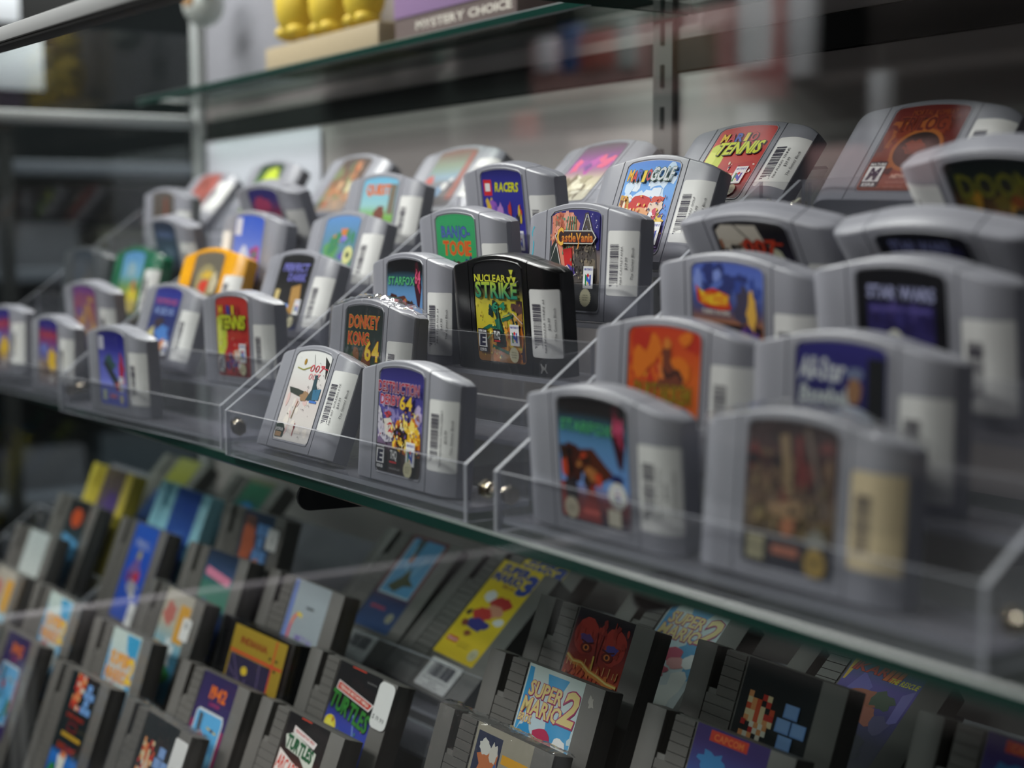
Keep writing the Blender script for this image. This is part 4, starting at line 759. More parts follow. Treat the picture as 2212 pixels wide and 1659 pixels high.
def n_1942(a):
    a.base([(0, (50, 36, 90)), (.5, (56, 40, 96)), (1, (46, 38, 84))])
    a.T("1942", .55, .86, .46, .10, (222, 110, 40), ol=(150, 60, 30)); a.T("CAPCOM", .52, .765, .3, .03, (170, 30, 90)); a.P([(.1, .14), (.1, .68), (.16, .71), (.86, .71), (.9, .66), (.9, .14)], (200, 206, 210)); a.P([(.13, .15), (.13, .68), (.17, .69), (.84, .69), (.87, .65), (.87, .15)], (84, 160, 210)); a.P([(.2, .68), (.32, .67), (.34, .5), (.22, .54)], (70, 80, 90)); a.B(.36, .5, .08, .05, (176, 60, 50)); a.L([(.24, .6), (.4, .42), (.5, .4)], 2.4, (70, 70, 80)); a.L([(.5, .58), (.8, .56)], 1.6, (190, 170, 80)); a.B(.66, .57, .05, .015, (60, 60, 80)); a.W(5, (.3, .18, .8, .36), [(60, 110, 70), (120, 190, 226), (50, 90, 60)], .08); a.R(.02, .3, .08, .6, (150, 40, 90)); a.R(.92, .3, .98, .6, (150, 40, 90))
def n_plane(a):
    a.base([(0, (36, 70, 120)), (.3, (30, 50, 96)), (.4, (110, 60, 70)), (1, (100, 50, 56))])
    a.P([(.08, .36), (.08, .96), (.92, .96), (.92, .36)], (180, 196, 206)); a.P([(.11, .38), (.11, .97), (.9, .97), (.9, .38)], (84, 150, 196)); a.P([(.24, .97), (.44, .97), (.4, .7), (.3, .72)], (60, 76, 80)); a.L([(.26, .9), (.34, .66), (.6, .6), (.72, .8)], 2, (130, 180, 210)); a.P([(.2, .44), (.4, .56), (.5, .68), (.62, .56), (.84, .5), (.6, .48), (.46, .4)], (70, 76, 44)); a.B(.36, .76, .06, .05, (150, 90, 50)); a.T("NINTENDO", .36, .22, .4, .03, (190, 60, 70)); a.seal(.8, .15, 5.4, (150, 150, 130))
def n_grey(a):
    a.base([(0, (150, 160, 168)), (1, (168, 178, 186))])
    a.R(0, .4, .12, .995, (110, 130, 196)); pts = [(.34+.16*math.cos(t), .55+.17*math.sin(t)) for t in [R(60+12*i) for i in range(18)]]
    for i, (p, q) in enumerate(zip(pts, pts[1:])): a.L([p, q], 3.2, (232, 206, 60) if i < 4 else ((236, 120, 90) if i < 8 else (216, 70, 110)))
    a.T("METAL", .64, .52, .5, .05, (140, 126, 190), rot=-.06); a.T("GEAR", .64, .46, .46, .05, (150, 136, 200), rot=-.06); a.R(.48, .78, .68, .8, (70, 76, 80)); a.B(.5, .28, .22, .1, (24, 26, 36)); a.B(.16, .22, .12, .05, (170, 90, 60)); a.B(.5, .18, .1, .06, (196, 150, 140)); a.W(6, (.1, .03, .9, .14), [(60, 60, 70), (196, 190, 186)], .08)
def n_gold(a):
    a.base([(0, (150, 120, 36)), (1, (168, 140, 44))])
    a.R(.03, .02, .8, .74, (46, 40, 70)); a.R(.0, .75, .99, .775, (206, 70, 46)); a.R(.8, .01, .825, .99, (206, 70, 46)); a.T("INDIANA", .42, .88, .5, .06, (150, 70, 30), ol=(126, 66, 28)); a.L([(.08, .74), (.3, .5), (.05, .62)], .5, (130, 110, 160)); a.L([(.6, .74), (.66, .36)], .5, (130, 110, 160)); a.L([(.4, .56), (.34, .3)], .5, (130, 110, 160)); a.E(.35, .62, .06, .04, (222, 190, 50)); a.R(.03, .02, .8, .3, (110, 160, 200)); a.L([(.2, .46), (.26, .2)], 4.5, (206, 60, 34)); a.L([(.6, .4), (.56, .18)], 4, (214, 80, 40)); a.B(.4, .16, .18, .05, (230, 150, 50)); a.L([(.7, .3), (.66, .08)], 4, (130, 60, 130)); a.B(.12, .26, .08, .03, (230, 110, 60)); a.T("NES", .9, .16, .14, .05, (120, 60, 30), rot=-1.57)
    for dx, dy in ((-.07, .05), (.05, .05), (-.07, -.04), (.05, -.04)): a.R(.8+dx, .76+dy, .84+dx, .785+dy, (60, 44, 30))
def n_sup3b(a): n_mario3(a)
def n_cap(a):
    a.base([(0, (40, 80, 150)), (.6, (50, 100, 170)), (.9, (70, 50, 120)), (1, (60, 44, 110))]); a.R(.2, .92, .72, .985, (206, 60, 40)); a.T("CAPCOM", .46, .95, .4, .04, (236, 120, 60)); a.B(.3, .8, .2, .06, (60, 130, 190))
def n_ikari(a):
    a.base([(0, (40, 36, 60)), (.5, (60, 50, 110)), (.8, (90, 70, 170)), (1, (70, 110, 120))]); a.P([(0, .8), (0, .98), (.1, .98), (.04, .8)], (220, 180, 50)); a.P([(.04, .6), (.24, .9), (.44, .8), (.3, .6)], (110, 100, 190)); a.P([(.84, .8), (.97, .86), (.97, .6), (.86, .56)], (120, 110, 190))
    a.T("IKARI", .32, .93, .5, .07, (206, 60, 40), ol=(90, 24, 30), shear=.3); a.T("III", .62, .92, .18, .09, (226, 110, 40), ol=(120, 50, 20), shear=.3); a.T("THE RESCUE", .78, .885, .38, .04, (216, 210, 40), shear=.3); a.B(.42, .7, .2, .08, (170, 90, 60), 18, .25); a.B(.66, .72, .14, .07, (60, 80, 60)); a.B(.5, .58, .22, .07, (180, 100, 80)); a.B(.78, .54, .12, .07, (90, 80, 130)); a.B(.5, .3, .3, .14, (50, 46, 80))
def n_blue(a):
    a.base([(0, (40, 80, 180)), (.5, (36, 80, 190)), (1, (40, 90, 190))]); a.T("PINBALL", .5, .8, .6, .08, (150, 160, 200)); a.B(.5, .68, .1, .06, (170, 160, 90)); a.B(.46, .5, .26, .12, (120, 90, 150)); a.B(.6, .46, .14, .06, (190, 50, 60)); a.B(.56, .36, .2, .07, (160, 160, 170)); a.B(.3, .44, .12, .06, (110, 60, 120)); a.B(.66, .28, .1, .04, (200, 200, 190))
def n_turt(a):
    a.base([(0, (40, 70, 160)), (.25, (60, 100, 200)), (.42, (70, 110, 190)), (.46, (70, 130, 110)), (.7, (64, 116, 104)), (.78, (50, 80, 120)), (1, (30, 44, 66))]); a.P([(.08, .84), (.94, .78), (.9, .7), (.06, .76)], (216, 130, 160)); a.E(.16, .3, .17, .1, (216, 210, 50)); a.B(.3, .44, .24, .08, (110, 120, 220)); a.B(.7, .3, .12, .12, (70, 130, 160)); a.B(.6, .08, .3, .04, (80, 110, 70))
def n_smb(a):
    a.base([(0, (40, 46, 60)), (.6, (60, 80, 110)), (1, (44, 60, 84))]); a.P([(.04, .2), (.04, .96), (.4, .96), (.5, .3)], (110, 80, 74)); a.B(.26, .66, .2, .2, (190, 100, 70)); a.B(.24, .42, .14, .12, (176, 60, 60)); a.B(.24, .24, .12, .08, (170, 160, 140)); blocks(a, .5, .3, 2, 5, .2, .11, (100, 150, 210)); a.B(.68, .5, .12, .07, (206, 130, 90))
def n_sup2b(a): n_sup2c(a)
def n_sup2c(a):
    a.base([(0, (60, 130, 190)), (.3, (170, 190, 196)), (1, (190, 205, 200))]); a.P([(.5, .98), (.97, .98), (.97, .7), (.6, .84)], (50, 150, 196)); a.P([(.02, .9), (.12, .6), (.06, .2), (.02, .2)], (50, 150, 210)); a.R(.86, .2, .98, .8, (60, 150, 200)); a.T("SUPER", .46, .74, .66, .11, (226, 160, 50), ol=(180, 90, 50)); a.T("MARIO", .44, .6, .72, .11, (220, 150, 60), ol=(170, 70, 60)); a.T("2", .88, .68, .2, .22, (226, 190, 60), ol=(190, 110, 50)); a.B(.34, .44, .24, .08, (170, 50, 80)); a.B(.44, .38, .14, .04, (210, 140, 110)); a.B(.74, .4, .22, .1, (206, 216, 216), 16, .1)
def n_mix(a):
    a.base([(0, (60, 150, 200)), (.4, (96, 170, 206)), (.7, (190, 180, 160)), (1, (176, 170, 160))]); a.R(.6, .55, .96, .9, (216, 160, 60)); a.B(.26, .78, .2, .1, (190, 110, 100)); a.R(.02, .2, .3, .5, (214, 160, 50)); a.B(.55, .4, .2, .16, (206, 216, 220)); a.B(.7, .25, .16, .08, (60, 150, 80)); a.B(.5, .12, .14, .06, (210, 110, 130))
def n_white(a):
    a.base([(0, (206, 210, 206)), (1, (196, 206, 206))]); a.T("10-YARD", .5, .46, .62, .07, (214, 110, 80)); a.T("FIGHT", .5, .36, .62, .07, (214, 110, 80)); a.B(.6, .14, .3, .08, (60, 76, 96)); a.R(.05, .18, .3, .24, (200, 170, 90))
def n_ball(a):
    a.base([(0, (70, 120, 170)), (.4, (90, 150, 196)), (.6, (44, 56, 60)), (1, (30, 32, 34))]); a.E(.5, .8, .26, .11, (196, 80, 40)); a.P([(.1, .6), (.9, .55), (.7, .1), (.3, .02)], (90, 160, 210))
def n_lb(a):
    a.base([(0, (36, 76, 160)), (1, (50, 90, 176))]); a.B(.5, .8, .4, .06, (40, 80, 170)); a.B(.5, .4, .3, .2, (60, 100, 180))
def n_fish(a):
    a.base([(0, (60, 90, 80)), (.5, (50, 130, 190)), (.7, (44, 104, 84)), (1, (120, 120, 96))]); a.E(.5, .5, .36, .2, (40, 130, 196)); a.R(.05, .75, .95, .93, (50, 110, 84))
def n_yel(a):
    a.base([(0, (50, 80, 150)), (.5, (60, 90, 150)), (.7, (150, 150, 60)), (1, (140, 140, 80))])
def n_yrim(a):
    a.base([(0, (60, 56, 66)), (.5, (90, 76, 110)), (1, (110, 96, 80))]); a.B(.6, .6, .3, .15, (90, 70, 130))
def n_mb(a):
    a.base([(0, (150, 146, 130)), (1, (170, 164, 148))]); a.P([(.04, .36), (.04, .95), (.48, .95), (.5, .36)], (40, 50, 80)); a.B(.3, .74, .18, .12, (206, 120, 70), 16, .3); a.B(.2, .86, .1, .05, (226, 226, 220)); a.B(.36, .84, .08, .06, (220, 216, 206)); a.B(.26, .58, .16, .08, (190, 50, 46)); a.B(.42, .66, .06, .1, (70, 110, 170)); a.R(.52, .8, .97, .86, (232, 170, 30)); a.R(.52, .72, .76, .76, (226, 140, 40)); a.T("MARIO BROS.", .74, .62, .4, .05, (190, 60, 50))
# pose (x,y,z,lean,roll,yaw), design, body material, sticker, label
W_ = {
'TM': ((-296.4, 29.9, -285.5, 19.6, 2.2, 6.4), n_tmnt, 0, 'tag', 'square grey cartridge with black label, green TURTLES lettering and white $ 19.99 tag'),
'TA': ((-297.4, -17.6, -319.1, 21.5, 1.5, 5.8), n_arcade, 0, None, 'square grey cartridge with red ARCADE GAME banner, cut off by the bottom edge'),
'M2': ((-119.0, 86.8, -254.6, 19.1, 1.6, 6.4), n_sup2, 0, 'scuff', 'square grey cartridge with sky blue SUPER MARIO BROS. 2 label, in sharp focus'),
'RD': ((-127.5, 132.2, -220.5, 22.3, 1.8, 6.3), n_red, 0, None, 'square grey cartridge with a fiery red label of two glowing eyes'),
'M3': ((-347.5, 158.0, -205.0, 46.8, 3.8, 5.9), n_mario3, 0, 'bar', 'square grey cartridge lying back with a bright yellow label and barcode sticker below it'),
'S1': ((48.7, 141.9, -222.6, 19.8, 2.6, 7.2), n_brick, 0, None, 'square grey cartridge with black label of blue blocks and orange pixels, lower right'),
'CP': ((48.4, 95.3, -254.8, 21.1, 1.9, 7.4), n_cap, 0, None, 'square grey cartridge at the bottom edge with violet label and small red banner'),
'GC': ((-446.5, 66.9, -250.2, 19.7, 1.7, 6.3), n_grey, 0, None, 'square grey cartridge with silver-grey label and a yellow to pink hook shape'),
'GD': ((-434.3, 23.0, -284.3, 17.3, .7, 5.0), n_gold, 1, None, 'black square cartridge with gold-bordered label'),
'42': ((-438.8, -24.0, -316.7, 21.9, 0, 5.2), n_1942, 0, None, 'square grey cartridge with violet label reading 1942'),
'SB1': ((-451.1, -69.8, -348.6, 21.7, 1.6, 6.4), n_brick, 0, 'tag2', 'square grey cartridge in shiny cellophane with white tag, bottom edge left of centre'),
'DH': ((-607.1, -77.9, -348.7, 20.2, 0, 5.8), n_duck, 0, None, 'square grey cartridge with black label, pixel art on top and blue below, bottom left'),
'n18': ((-614.3, -34.1, -314.8, 18.2, .2, 6.2), n_sup2c, 0, None, 'square grey cartridge with orange lettering on pale blue, behind the black-labelled one'),
'n19': ((-785.1, -45.4, -314.4, 19.1, 1.9, 5.9), n_sup2c, 0, None, 'square grey cartridge with orange lettering on pale blue, near the left edge'),
'n20': ((-604.7, 11.6, -282.4, 19.9, 1.5, 4.1), n_mix, 0, 'tag3', 'square grey cartridge with pale label and white square tag marked 5'),
'n21': ((-782.6, 45.1, -247.8, 20.6, .2, 2.9), n_blue, 0, 'tag4', 'square grey cartridge with tall bright blue label'),
'n22': ((-610.8, 55.5, -249.2, 19.9, .3, 5.2), n_turt, 0, None, 'square grey cartridge with green and blue label crossed by a pink banner'),
'n23': ((-605.6, 100.6, -216.7, 16.1, .6, 5.4), n_smb, 0, 'tag5', 'square grey cartridge with dark label and white square price tag, below the bracket'),
'n24': ((-787.1, 88.7, -214.0, 21.9, 1.7, 4.7), n_lb, 2, None, 'light blue square cartridge with darker blue label'),
'n25': ((-787.8, 130.2, -194.1, 42.1, -.4, 3.4), n_fish, 0, None, 'square cartridge with green and bright blue label lying back just under the glass shelf'),
'n27': ((-973.3, 74.0, -225.1, 24.7, 0, 3.0), n_yrim, 3, None, 'square cartridge with yellow edges and a brown label in the dark at left'),
'n28': ((-968.0, 33.3, -247.2, 21.7, .8, 3.9), n_ball, 0, None, 'square grey cartridge with black label, orange ball and blue shape'),
'n29': ((-973.7, -10.5, -278.6, 21.5, -.6, 4.6), n_white, 0, None, 'square grey cartridge with white label and faint red lettering'),
'n30': ((-948.2, -54.3, -313.3, 20.5, 0, 4.3), n_mix, 0, None, 'square grey cartridge with pale blue and yellow label cut by the left edge'),
'n31': ((-781.0, -87.0, -346.0, 20.0, 0, 5.0), n_1942, 0, None, 'square grey cartridge with dark label and blue picture, at the left edge near the bottom'),
'n26': ((-968.0, 116.0, -194.0, 43.0, 0, 4.0), n_yel, 0, None, 'faint square cartridge with yellow and blue label lying back in the dark'),
'MB': ((-110.3, 42.0, -286.0, 16.8, 2.6, 6.8), n_mb, 0, None, 'square grey cartridge in a clear sleeve with beige label and orange bar, bottom edge'),
'IK': ((35.6, 184.6, -190.9, 51.3, 2.3, 7.6), n_ikari, 0, None, 'square grey cartridge lying back with violet label and yellow RESCUE lettering'),
'n5': ((-128.0, 175.7, -187.9, 46.1, 2.2, 8.2), n_sup2, 0, None, 'square grey cartridge with sky blue label lying back behind the fiery red one'),
'n12': ((-471.5, 149.8, -202.0, 43.7, 1.5, 5.5), n_plane, 0, 'bar', 'square grey cartridge lying back with aeroplane label in blue and barcode sticker'),
'n7': ((-344.0, 190.0, -199.0, 46.8, 1.0, 5.9), n_mario3, 0, None, 'square grey cartridge with yellow label mostly hidden behind the other yellow one'),
'n33': ((212.0, 148.0, -224.0, 22.0, 1, 7.0), n_cap, 0, None, 'square grey cartridge in deep shadow at the bottom right corner'),
}
PHI = R(4.14)
def rotof(L, ro, ya): return Matrix.Rotation(R(ya), 4, 'Z') @ Matrix.Rotation(-R(L), 4, 'X') @ Matrix.Rotation(R(ro), 4, 'Y')
# ------------------------------------------------------------------ settle every cartridge on its step, then build the racks around them
TV = dict(DD=1, GE=1, DK=2, NS=3, SF2=3, CV=4, BT=4, MG=5, LR=5, MT=6, PT=6, SF=1, BF=1, DN=2, AS=2, HW=3, SW=3, TW=4, SB=4, DM=5, MK=6,
          a1=1, a2=1, a4=2, a7=3, a10=3, a11=4, a12=5, a13=6, a14=6, a3=1, a5=2, a6=2, a8=3, a9=3, a15=5, a16=4, a17=4, a18=5, a19=6, a20=6)
TN = dict(TM=3, TA=2, M2=4, RD=5, M3=6, S1=5, CP=4, GC=4, GD=3, SB1=1, DH=1, n18=2, n19=2, n20=3, n21=4, n22=4, n23=5, n24=5, n25=6, n27=5, n28=4, n29=3, n30=2, n31=1, n26=6, MB=3, IK=6, n5=6, n12=6, n7=6, n33=5)
TN['42'] = 2
def FL(f6=None):
    f_ = [7.6+DZ*k for k in range(6)]
    if f6: f_[5] = f6
    return f_
LP = [32.5+DZ*k for k in range(6)]
c_, s_n = math.cos, math.sin
RU = [((-705-RW*c_(R(4)), -10-RW*s_n(R(4)), 5.6), R(4)), ((-353-RW*c_(R(4.5)), -RW*s_n(R(4.5)), 5.6), R(4.5)), ((-RW*c_(R(1.5)), -RW*s_n(R(1.5)), 5.6), R(1.5)), ((28, 0, 5.6), R(.7)), ((381, 4.4, 5.6), R(.7))]
RL = [((x, -47.6+(x+131)*math.tan(PHI), -361), PHI) for x in (-1186.5, -860, -534.5, -206, 121)]
def body_pts(nes):
    P = []
    if nes:
        for x in (-60, -43, 0, 60):
            for z in (0, 5, 10, 15, 20, 22.5, 25, 27, 28.5, 30, 31.5, 33, 36, 40, 48, 50, 52, 54, 56, 58, 60, 90, 133):
                P += [(x, 0, z), (x, 17, z)]
    else:
        for x in (-57.6, -50, -42, 0, 42, 50, 57.6):
            for z in (0, 5, 10, 15, 20, 22.5, 25, 27, 28.5, 30, 31.5, 33, 36, 40, 48, 50, 52, 54, 56, 58, 60, zt(x)):
                P += [(x, yf(x), z), (x, 16, z)]
    return [Vector(p) for p in P]
BPT = {0: body_pts(False), 1: body_pts(True)}
REST = {}
def settle(key, pose, tier, nes, racks, f6s):
    x, y, z, L, ro, ya = pose
    best = None
    for i, (o, ph) in enumerate(racks):
        lx = (x-o[0])*c_(ph)+(y-o[1])*s_n(ph)
        if -15 < lx < RW+15: best = i
    o, ph = racks[best]; fl = FL(f6s.get(best)); ff, lp, yl = fl[tier-1], LP[tier-1], DY*(tier-1)
    loc = Vector(((x-o[0])*c_(ph)+(y-o[1])*s_n(ph), -(x-o[0])*s_n(ph)+(y-o[1])*c_(ph), z-o[2]))
    yl_a = ya-math.degrees(ph)
    for it in range(60):
        M = rotof(L, ro, yl_a).to_3x3(); pts = [M @ p for p in BPT[nes]]
        loc.z = ff+.15-min(p.z for p in pts)
        lo = min(p.y for p in pts if p.z+loc.z < lp+.3)
        if loc.y+lo < yl+3.3: loc.y = yl+3.3-lo
        xa, xb = min(p.x for p in pts), max(p.x for p in pts)
        if loc.x+xa < 3.6: loc.x = 3.6-xa
        if loc.x+xb > RW-3.6: loc.x = RW-3.6-xb
        if tier == 6: break
        hi = max(p.y for p in pts if p.z+loc.z < LP[tier]+1.2)
        if loc.y+hi <= yl+DY-.5: break
        # too deep: slide forward if there is room, else stand a little straighter / squarer
        room = loc.y+lo-(yl+3.3)
        if room > .2: loc.y -= min(room, loc.y+hi-(yl+DY-.6))
        else:
            L -= .4 if L > 0 else -.4
            yl_a *= .93
    if tier == 6:
        a = R(REST_A[nes]); n_ = (c_(a), -s_n(a))     # distance behind the step floor line along the backrest normal
        fi = max((p.y+loc.y-(yl))*n_[0]+(p.z+loc.z-fl[5])*n_[1] for p in pts)
        REST[(nes, best)] = max(REST.get((nes, best), 0), fi)
    X = o[0]+loc.x*c_(ph)-loc.y*s_n(ph); Y = o[1]+loc.x*s_n(ph)+loc.y*c_(ph)
    return (X, Y, loc.z+o[2], L, ro, yl_a+math.degrees(ph)), (round(X-x, 1), round(Y-y, 1), round(loc.z+o[2]-z, 1), round(L-pose[3], 1), round(yl_a+math.degrees(ph)-ya, 1))
REST_A = {0: 39, 1: 47.5}
F6U, F6L = {}, {0: 158, 1: 156, 2: 144, 3: 152, 4: 156}
MOVED = {}
for k in list(V): p, MOVED[k] = settle(k, V[k][0], TV[k], 0, RU, F6U); V[k] = (p,)+V[k][1:]
for k in list(W_):
    p, MOVED[k] = settle(k, W_[k][0], TN[k], 1, RL, F6L)
    if k != 'n7': W_[k] = (p,)+W_[k][1:]
for i, (o, ph) in enumerate(RU):
    rack(o, Matrix.Rotation(ph, 4, 'Z'), ['clear stepped acrylic rack at the far left end of the glass shelf', 'clear stepped acrylic rack left of centre, holding the yellow cartridge', 'clear stepped acrylic rack in the centre holding the black cartridge', 'clear stepped acrylic rack at the right with the largest blurred cartridges', 'clear stepped acrylic rack cut off by the right edge of the photo'][i],
         'clear racks on the glass shelf', (REST_A[0], 46, REST.get((0, i), 18)/c_(R(REST_A[0]))+.4, M_acr))
for i, (o, ph) in enumerate(RL):
    rack(o, Matrix.Rotation(ph, 4, 'Z'), ['lower clear rack at the far left, holding the white-labelled square cartridge', 'lower clear rack holding the light blue square cartridge', 'lower clear rack under the rounded bracket, holding the gold-labelled black cartridge', 'lower clear rack in the centre, holding the red-labelled square cartridge', 'lower clear rack at the bottom right corner in shadow'][i],
         'clear racks in the lower compartment', (REST_A[1], 112, REST.get((1, i), 12)/c_(R(REST_A[1]))+.4, M_rest), f6=F6L[i])
BODY = [M_grey, M_blk, None, None, M_green, M_yellow, M_dim]
def add_part(root, me, name, m=None):
    o = bpy.data.objects.new(name, me); C.objects.link(o); o.parent = root
    if m is not None: o.material_slots[0].link = 'OBJECT'; o.material_slots[0].material = m
    return o
for n, (k, (pose, design, bi, st, lab)) in enumerate(V.items()):
    x, y, z, L, ro, ya = pose
    root = empty('game_cartridge', (x, y, z), rotof(L, ro, ya)); tag(root, lab, 'game cartridge', 'rounded cartridges on the glass shelf')
    add_part(root, ME64, 'body', BODY[bi]); add_part(root, MERIM, 'label_rim', BODY[bi])
    a = A64(n+3); design(a); link('label', a.mesh('label', place64, base=.05), M_label, root)
    if st:
        col = (214, 196, 160) if k == 'BF' else (226, 226, 224)
        sticker64(root, st[0], st[1], st[2], st[3], seed=n+5, col=col, detail=st[4], left=len(st) > 5)
    if k == 'a16': sticker64(root, "N64", "", 12, 54, seed=9, detail=1, left=True)
    if k == 'CV':
        b = Art(10, 48, seed=2); b.L([(.62, .95), (.3, .86), (.62, .72), (.52, .58), (.3, .5), (.5, .38), (.34, .3)], 1.5, (70, 168, 190)); b.L([(.5, .16), (.42, .02)], 1.4, (70, 168, 190))
        me = b.mesh('ink_mark', lambda u_, v, o: (-52+10*u_, yf(-52+10*u_)-o, 14+48*v), base=.04); q = link('ink_mark', me, M_label, root); q['label'] = 'pale blue pen scribble'
    if k in ('DK', 'BF', 'a7'): crinkle(root, 64, n)
    if k == 'NS':
        b = Art(9, 8, seed=3); b.P([(.12, .98), (.88, .98), (.76, .5), (.26, .5)], (150, 150, 148)); b.P([(.26, .5), (.76, .5), (.94, .02), (.1, .02)], (140, 140, 138)); q = link('torn_paper', b.mesh('torn_paper', lambda u_, v, o: (wing(6+8*u_, o)[0], wing(6+8*u_, o)[1], 1.5+7*v), base=.05), M_stick, root); q['label'] = 'torn remnant of an old sticker'
MN = [M_nes, M_blk, M_ltblue, M_yb]
def flat_sticker(root, x0, z0, w, h, fn, rot=0., y=0., rb=1.6, seed=1):
    a = Art(w, h, seed=seed); a.rb = rb
    def tp(u_):
        d = min(u_, 1-u_)*w
        return 1-(0 if d >= rb else (rb-math.sqrt(max(rb**2-(rb-d)**2, 0)))/h)
    a.top = tp; a.base([(0, (226, 226, 226)), (1, (228, 228, 228))], 6, 3); fn(a)
    c, s_ = math.cos(rot), math.sin(rot)
    def pl(u_, v, o):
        X, Z = (u_-.5)*w, (v-.5)*h; return (x0+X*c-Z*s_, -o+y, z0+X*s_+Z*c)
    link('price_sticker', a.mesh('price_sticker', pl, step=.01, base=.9 if y == 0 else .2), M_stick, root)
for n, (k, (pose, design, bi, st, lab)) in enumerate(W_.items()):
    x, y, z, L, ro, ya = pose
    root = empty('game_cartridge', (x, y, z), rotof(L, ro, ya)); tag(root, lab, 'game cartridge', 'square cartridges in the lower compartment')
    add_part(root, MENES, 'body', MN[bi])
    if bi != 2: add_part(root, MERID, 'grip_ridges', MN[bi])
    a = AN(n+3); design(a)
    if k == 'GD': pl = lambda u_, v, o: (-38+88*u_, -o, 40+90*v)
    else: pl = placeN
    link('label', a.mesh('label', pl, step=.008, base=.05), M_label, root)
    if k == 'GD':
        bm = bmesh.new(); box(bm, -56, -.0, 2, 56, 2.2, 132, .6); q = mk('front_plate', bm, M_blk, root)
        for o in list(root.children):
            if o.name.startswith('grip_ridges'): bpy.data.objects.remove(o)
    if st == 'tag': flat_sticker(root, 50, 115, 20, 34, lambda a: a.T("$ 19.99", .45, .22, .74, .10, (60, 60, 66), kind='n', rot=-.1), rb=5)
    if st == 'tag2': flat_sticker(root, 50, 110, 21, 34, lambda a: a.T("$9.99", .5, .3, .5, .08, (170, 170, 170), kind='n'), rb=2)
    if st == 'tag3': flat_sticker(root, 40, 104, 18, 20, lambda a: a.T("5", .5, .7, .26, .24, (50, 50, 56)), rb=2)
    if st == 'tag4': flat_sticker(root, 34, 44, 16, 24, lambda a: a.T("$5", .5, .5, .5, .2, (150, 150, 150), kind='n'), rb=2)
    if st == 'tag5': flat_sticker(root, 44, 112, 20, 20, lambda a: a.T("$", .5, .5, .3, .3, (160, 160, 160), kind='n'), rb=2)
    if st == 'bar':
        def fn(a):
            bars(a, .42, .88, .16, .84, 7, horiz=False)
            a.T("NES SUPER MARIO BROS 3", .5, .31, .8, .055, (70, 70, 76), kind='n'); a.T("$29.99", .5, .2, .22, .06, (70, 70, 76), kind='n'); a.T("The Gamez Block", .5, .09, .5, .06, (70, 70, 76), kind='n')
        flat_sticker(root, 14, 17, 44, 27, fn)
    if st == 'scuff':
        b = Art(8, 12, seed=4); b.B(.5, .5, .3, .4, (170, 166, 160), 16, .5); q = link('scuff_mark', b.mesh('scuff_mark', lambda u_, v, o: (46+8*u_, -o, 116+12*v)), M_stick, root)
    if k in ('SB1', 'MB'): crinkle(root, 'n', n)

# ------------------------------------------------------------------ upper compartment: bright wall panels, toys and boxes, all blurred
def shaped(name, loc, m, parts, label, cat, rot=None, group=None):
    t = empty(name, loc, rot); tag(t, label, cat, group)
    for pn, kind, dat, mm in parts:
        bm = bmesh.new()
        if kind == 'balls':
            for (x, y, z, a, b, c) in dat:
                r_ = bmesh.ops.create_uvsphere(bm, u_segments=18, v_segments=12, radius=1)
                for v in r_['verts']: v.co = Vector(((v.co.x*a+x)*S, (v.co.y*b+y)*S, (v.co.z*c+z)*S))
        else:
            for b in dat: box(bm, *b, bev=1.5)
        mk(pn, bm, mm, t, 50)
    return t
t = boxes('bright_wall_panel', [(-1170, 316.5, 35+Z0, -835, 318.2, 283+Z0)], M_wallbright, None, .4); tag(t, 'pale panel on the back wall at the far left, its colour standing in for brighter light', 'wall panel')  # paler panel paints the light gradient at the wall's left end
t = boxes('bright_wall_panel', [(-1165, 316, 336+Z0, -850, 318, 560+Z0)], M_wallbright2, None, .4); tag(t, 'pale panel behind the toys on the upper shelf, its colour standing in for brighter light', 'wall panel')  # painted wall brightness continues above the shelf
M_ty = mat('toy_yellow', (226, 196, 60), .6); M_tyo = mat('toy_tan', (206, 160, 110), .6); M_tw = mat('toy_white', (206, 212, 208), .5); M_tt = mat('toy_teal', (90, 140, 130), .5)
M_pu = mat('box_violet', (150, 122, 164), .5); M_bx = mat('box_taupe', (112, 98, 96), .6); M_pk = mat('pink_card', (200, 120, 120), .6)
def toy(x, z, s, lab, c=M_ty, c2=M_tyo):
    shaped('soft_toy', (x, 270, 334.2), None, [('body', 'balls', [(0, 0, 20*s+z, 17*s, 13*s, 20*s), (0, -2, 46*s+z, 15*s, 12*s, 13*s), (-17*s, -2, 26*s+z, 9*s, 5*s, 5*s), (17*s, -2, 26*s+z, 9*s, 5*s, 5*s), (-8*s, -3, 4*s+z, 7*s, 9*s, 5*s), (8*s, -3, 4*s+z, 7*s, 9*s, 5*s)], c),
        ('ear', 'balls', [(-10*s, 0, 62*s+z, 3.5*s, 3*s, 10*s)], c), ('ear', 'balls', [(10*s, 0, 62*s+z, 3.5*s, 3*s, 10*s)], c2), ('muzzle', 'balls', [(0, -12*s, 43*s+z, 7*s, 4*s, 5*s)], c2)], lab, 'soft toy', group='soft toys on the upper shelf')
toy(-790, 36, 1.7, 'yellow soft toy on the upper shelf, left one of the yellow group')
toy(-712, 32, 1.55, 'yellow soft toy on the upper shelf, middle of the yellow group')
toy(-636, 32, 1.5, 'yellow soft toy on the upper shelf, right one beside the violet box')
shaped('hanging_ornament', (-1052, 270, 440), None, [('body', 'balls', [(0, 0, 0, 31, 24, 27), (26, -6, 8, 10, 8, 10)], M_tw), ('face_patch', 'balls', [(4, -17, 4, 15, 9, 13)], M_tyo), ('side_patch', 'balls', [(-22, -8, 10, 10, 9, 10)], M_tt), ('cord', 'boxes', [(-.8, -.8, 24, .8, .8, 200)], M_dark)], 'white and teal hanging ornament with a tan patch, top left above the rail', 'ornament')
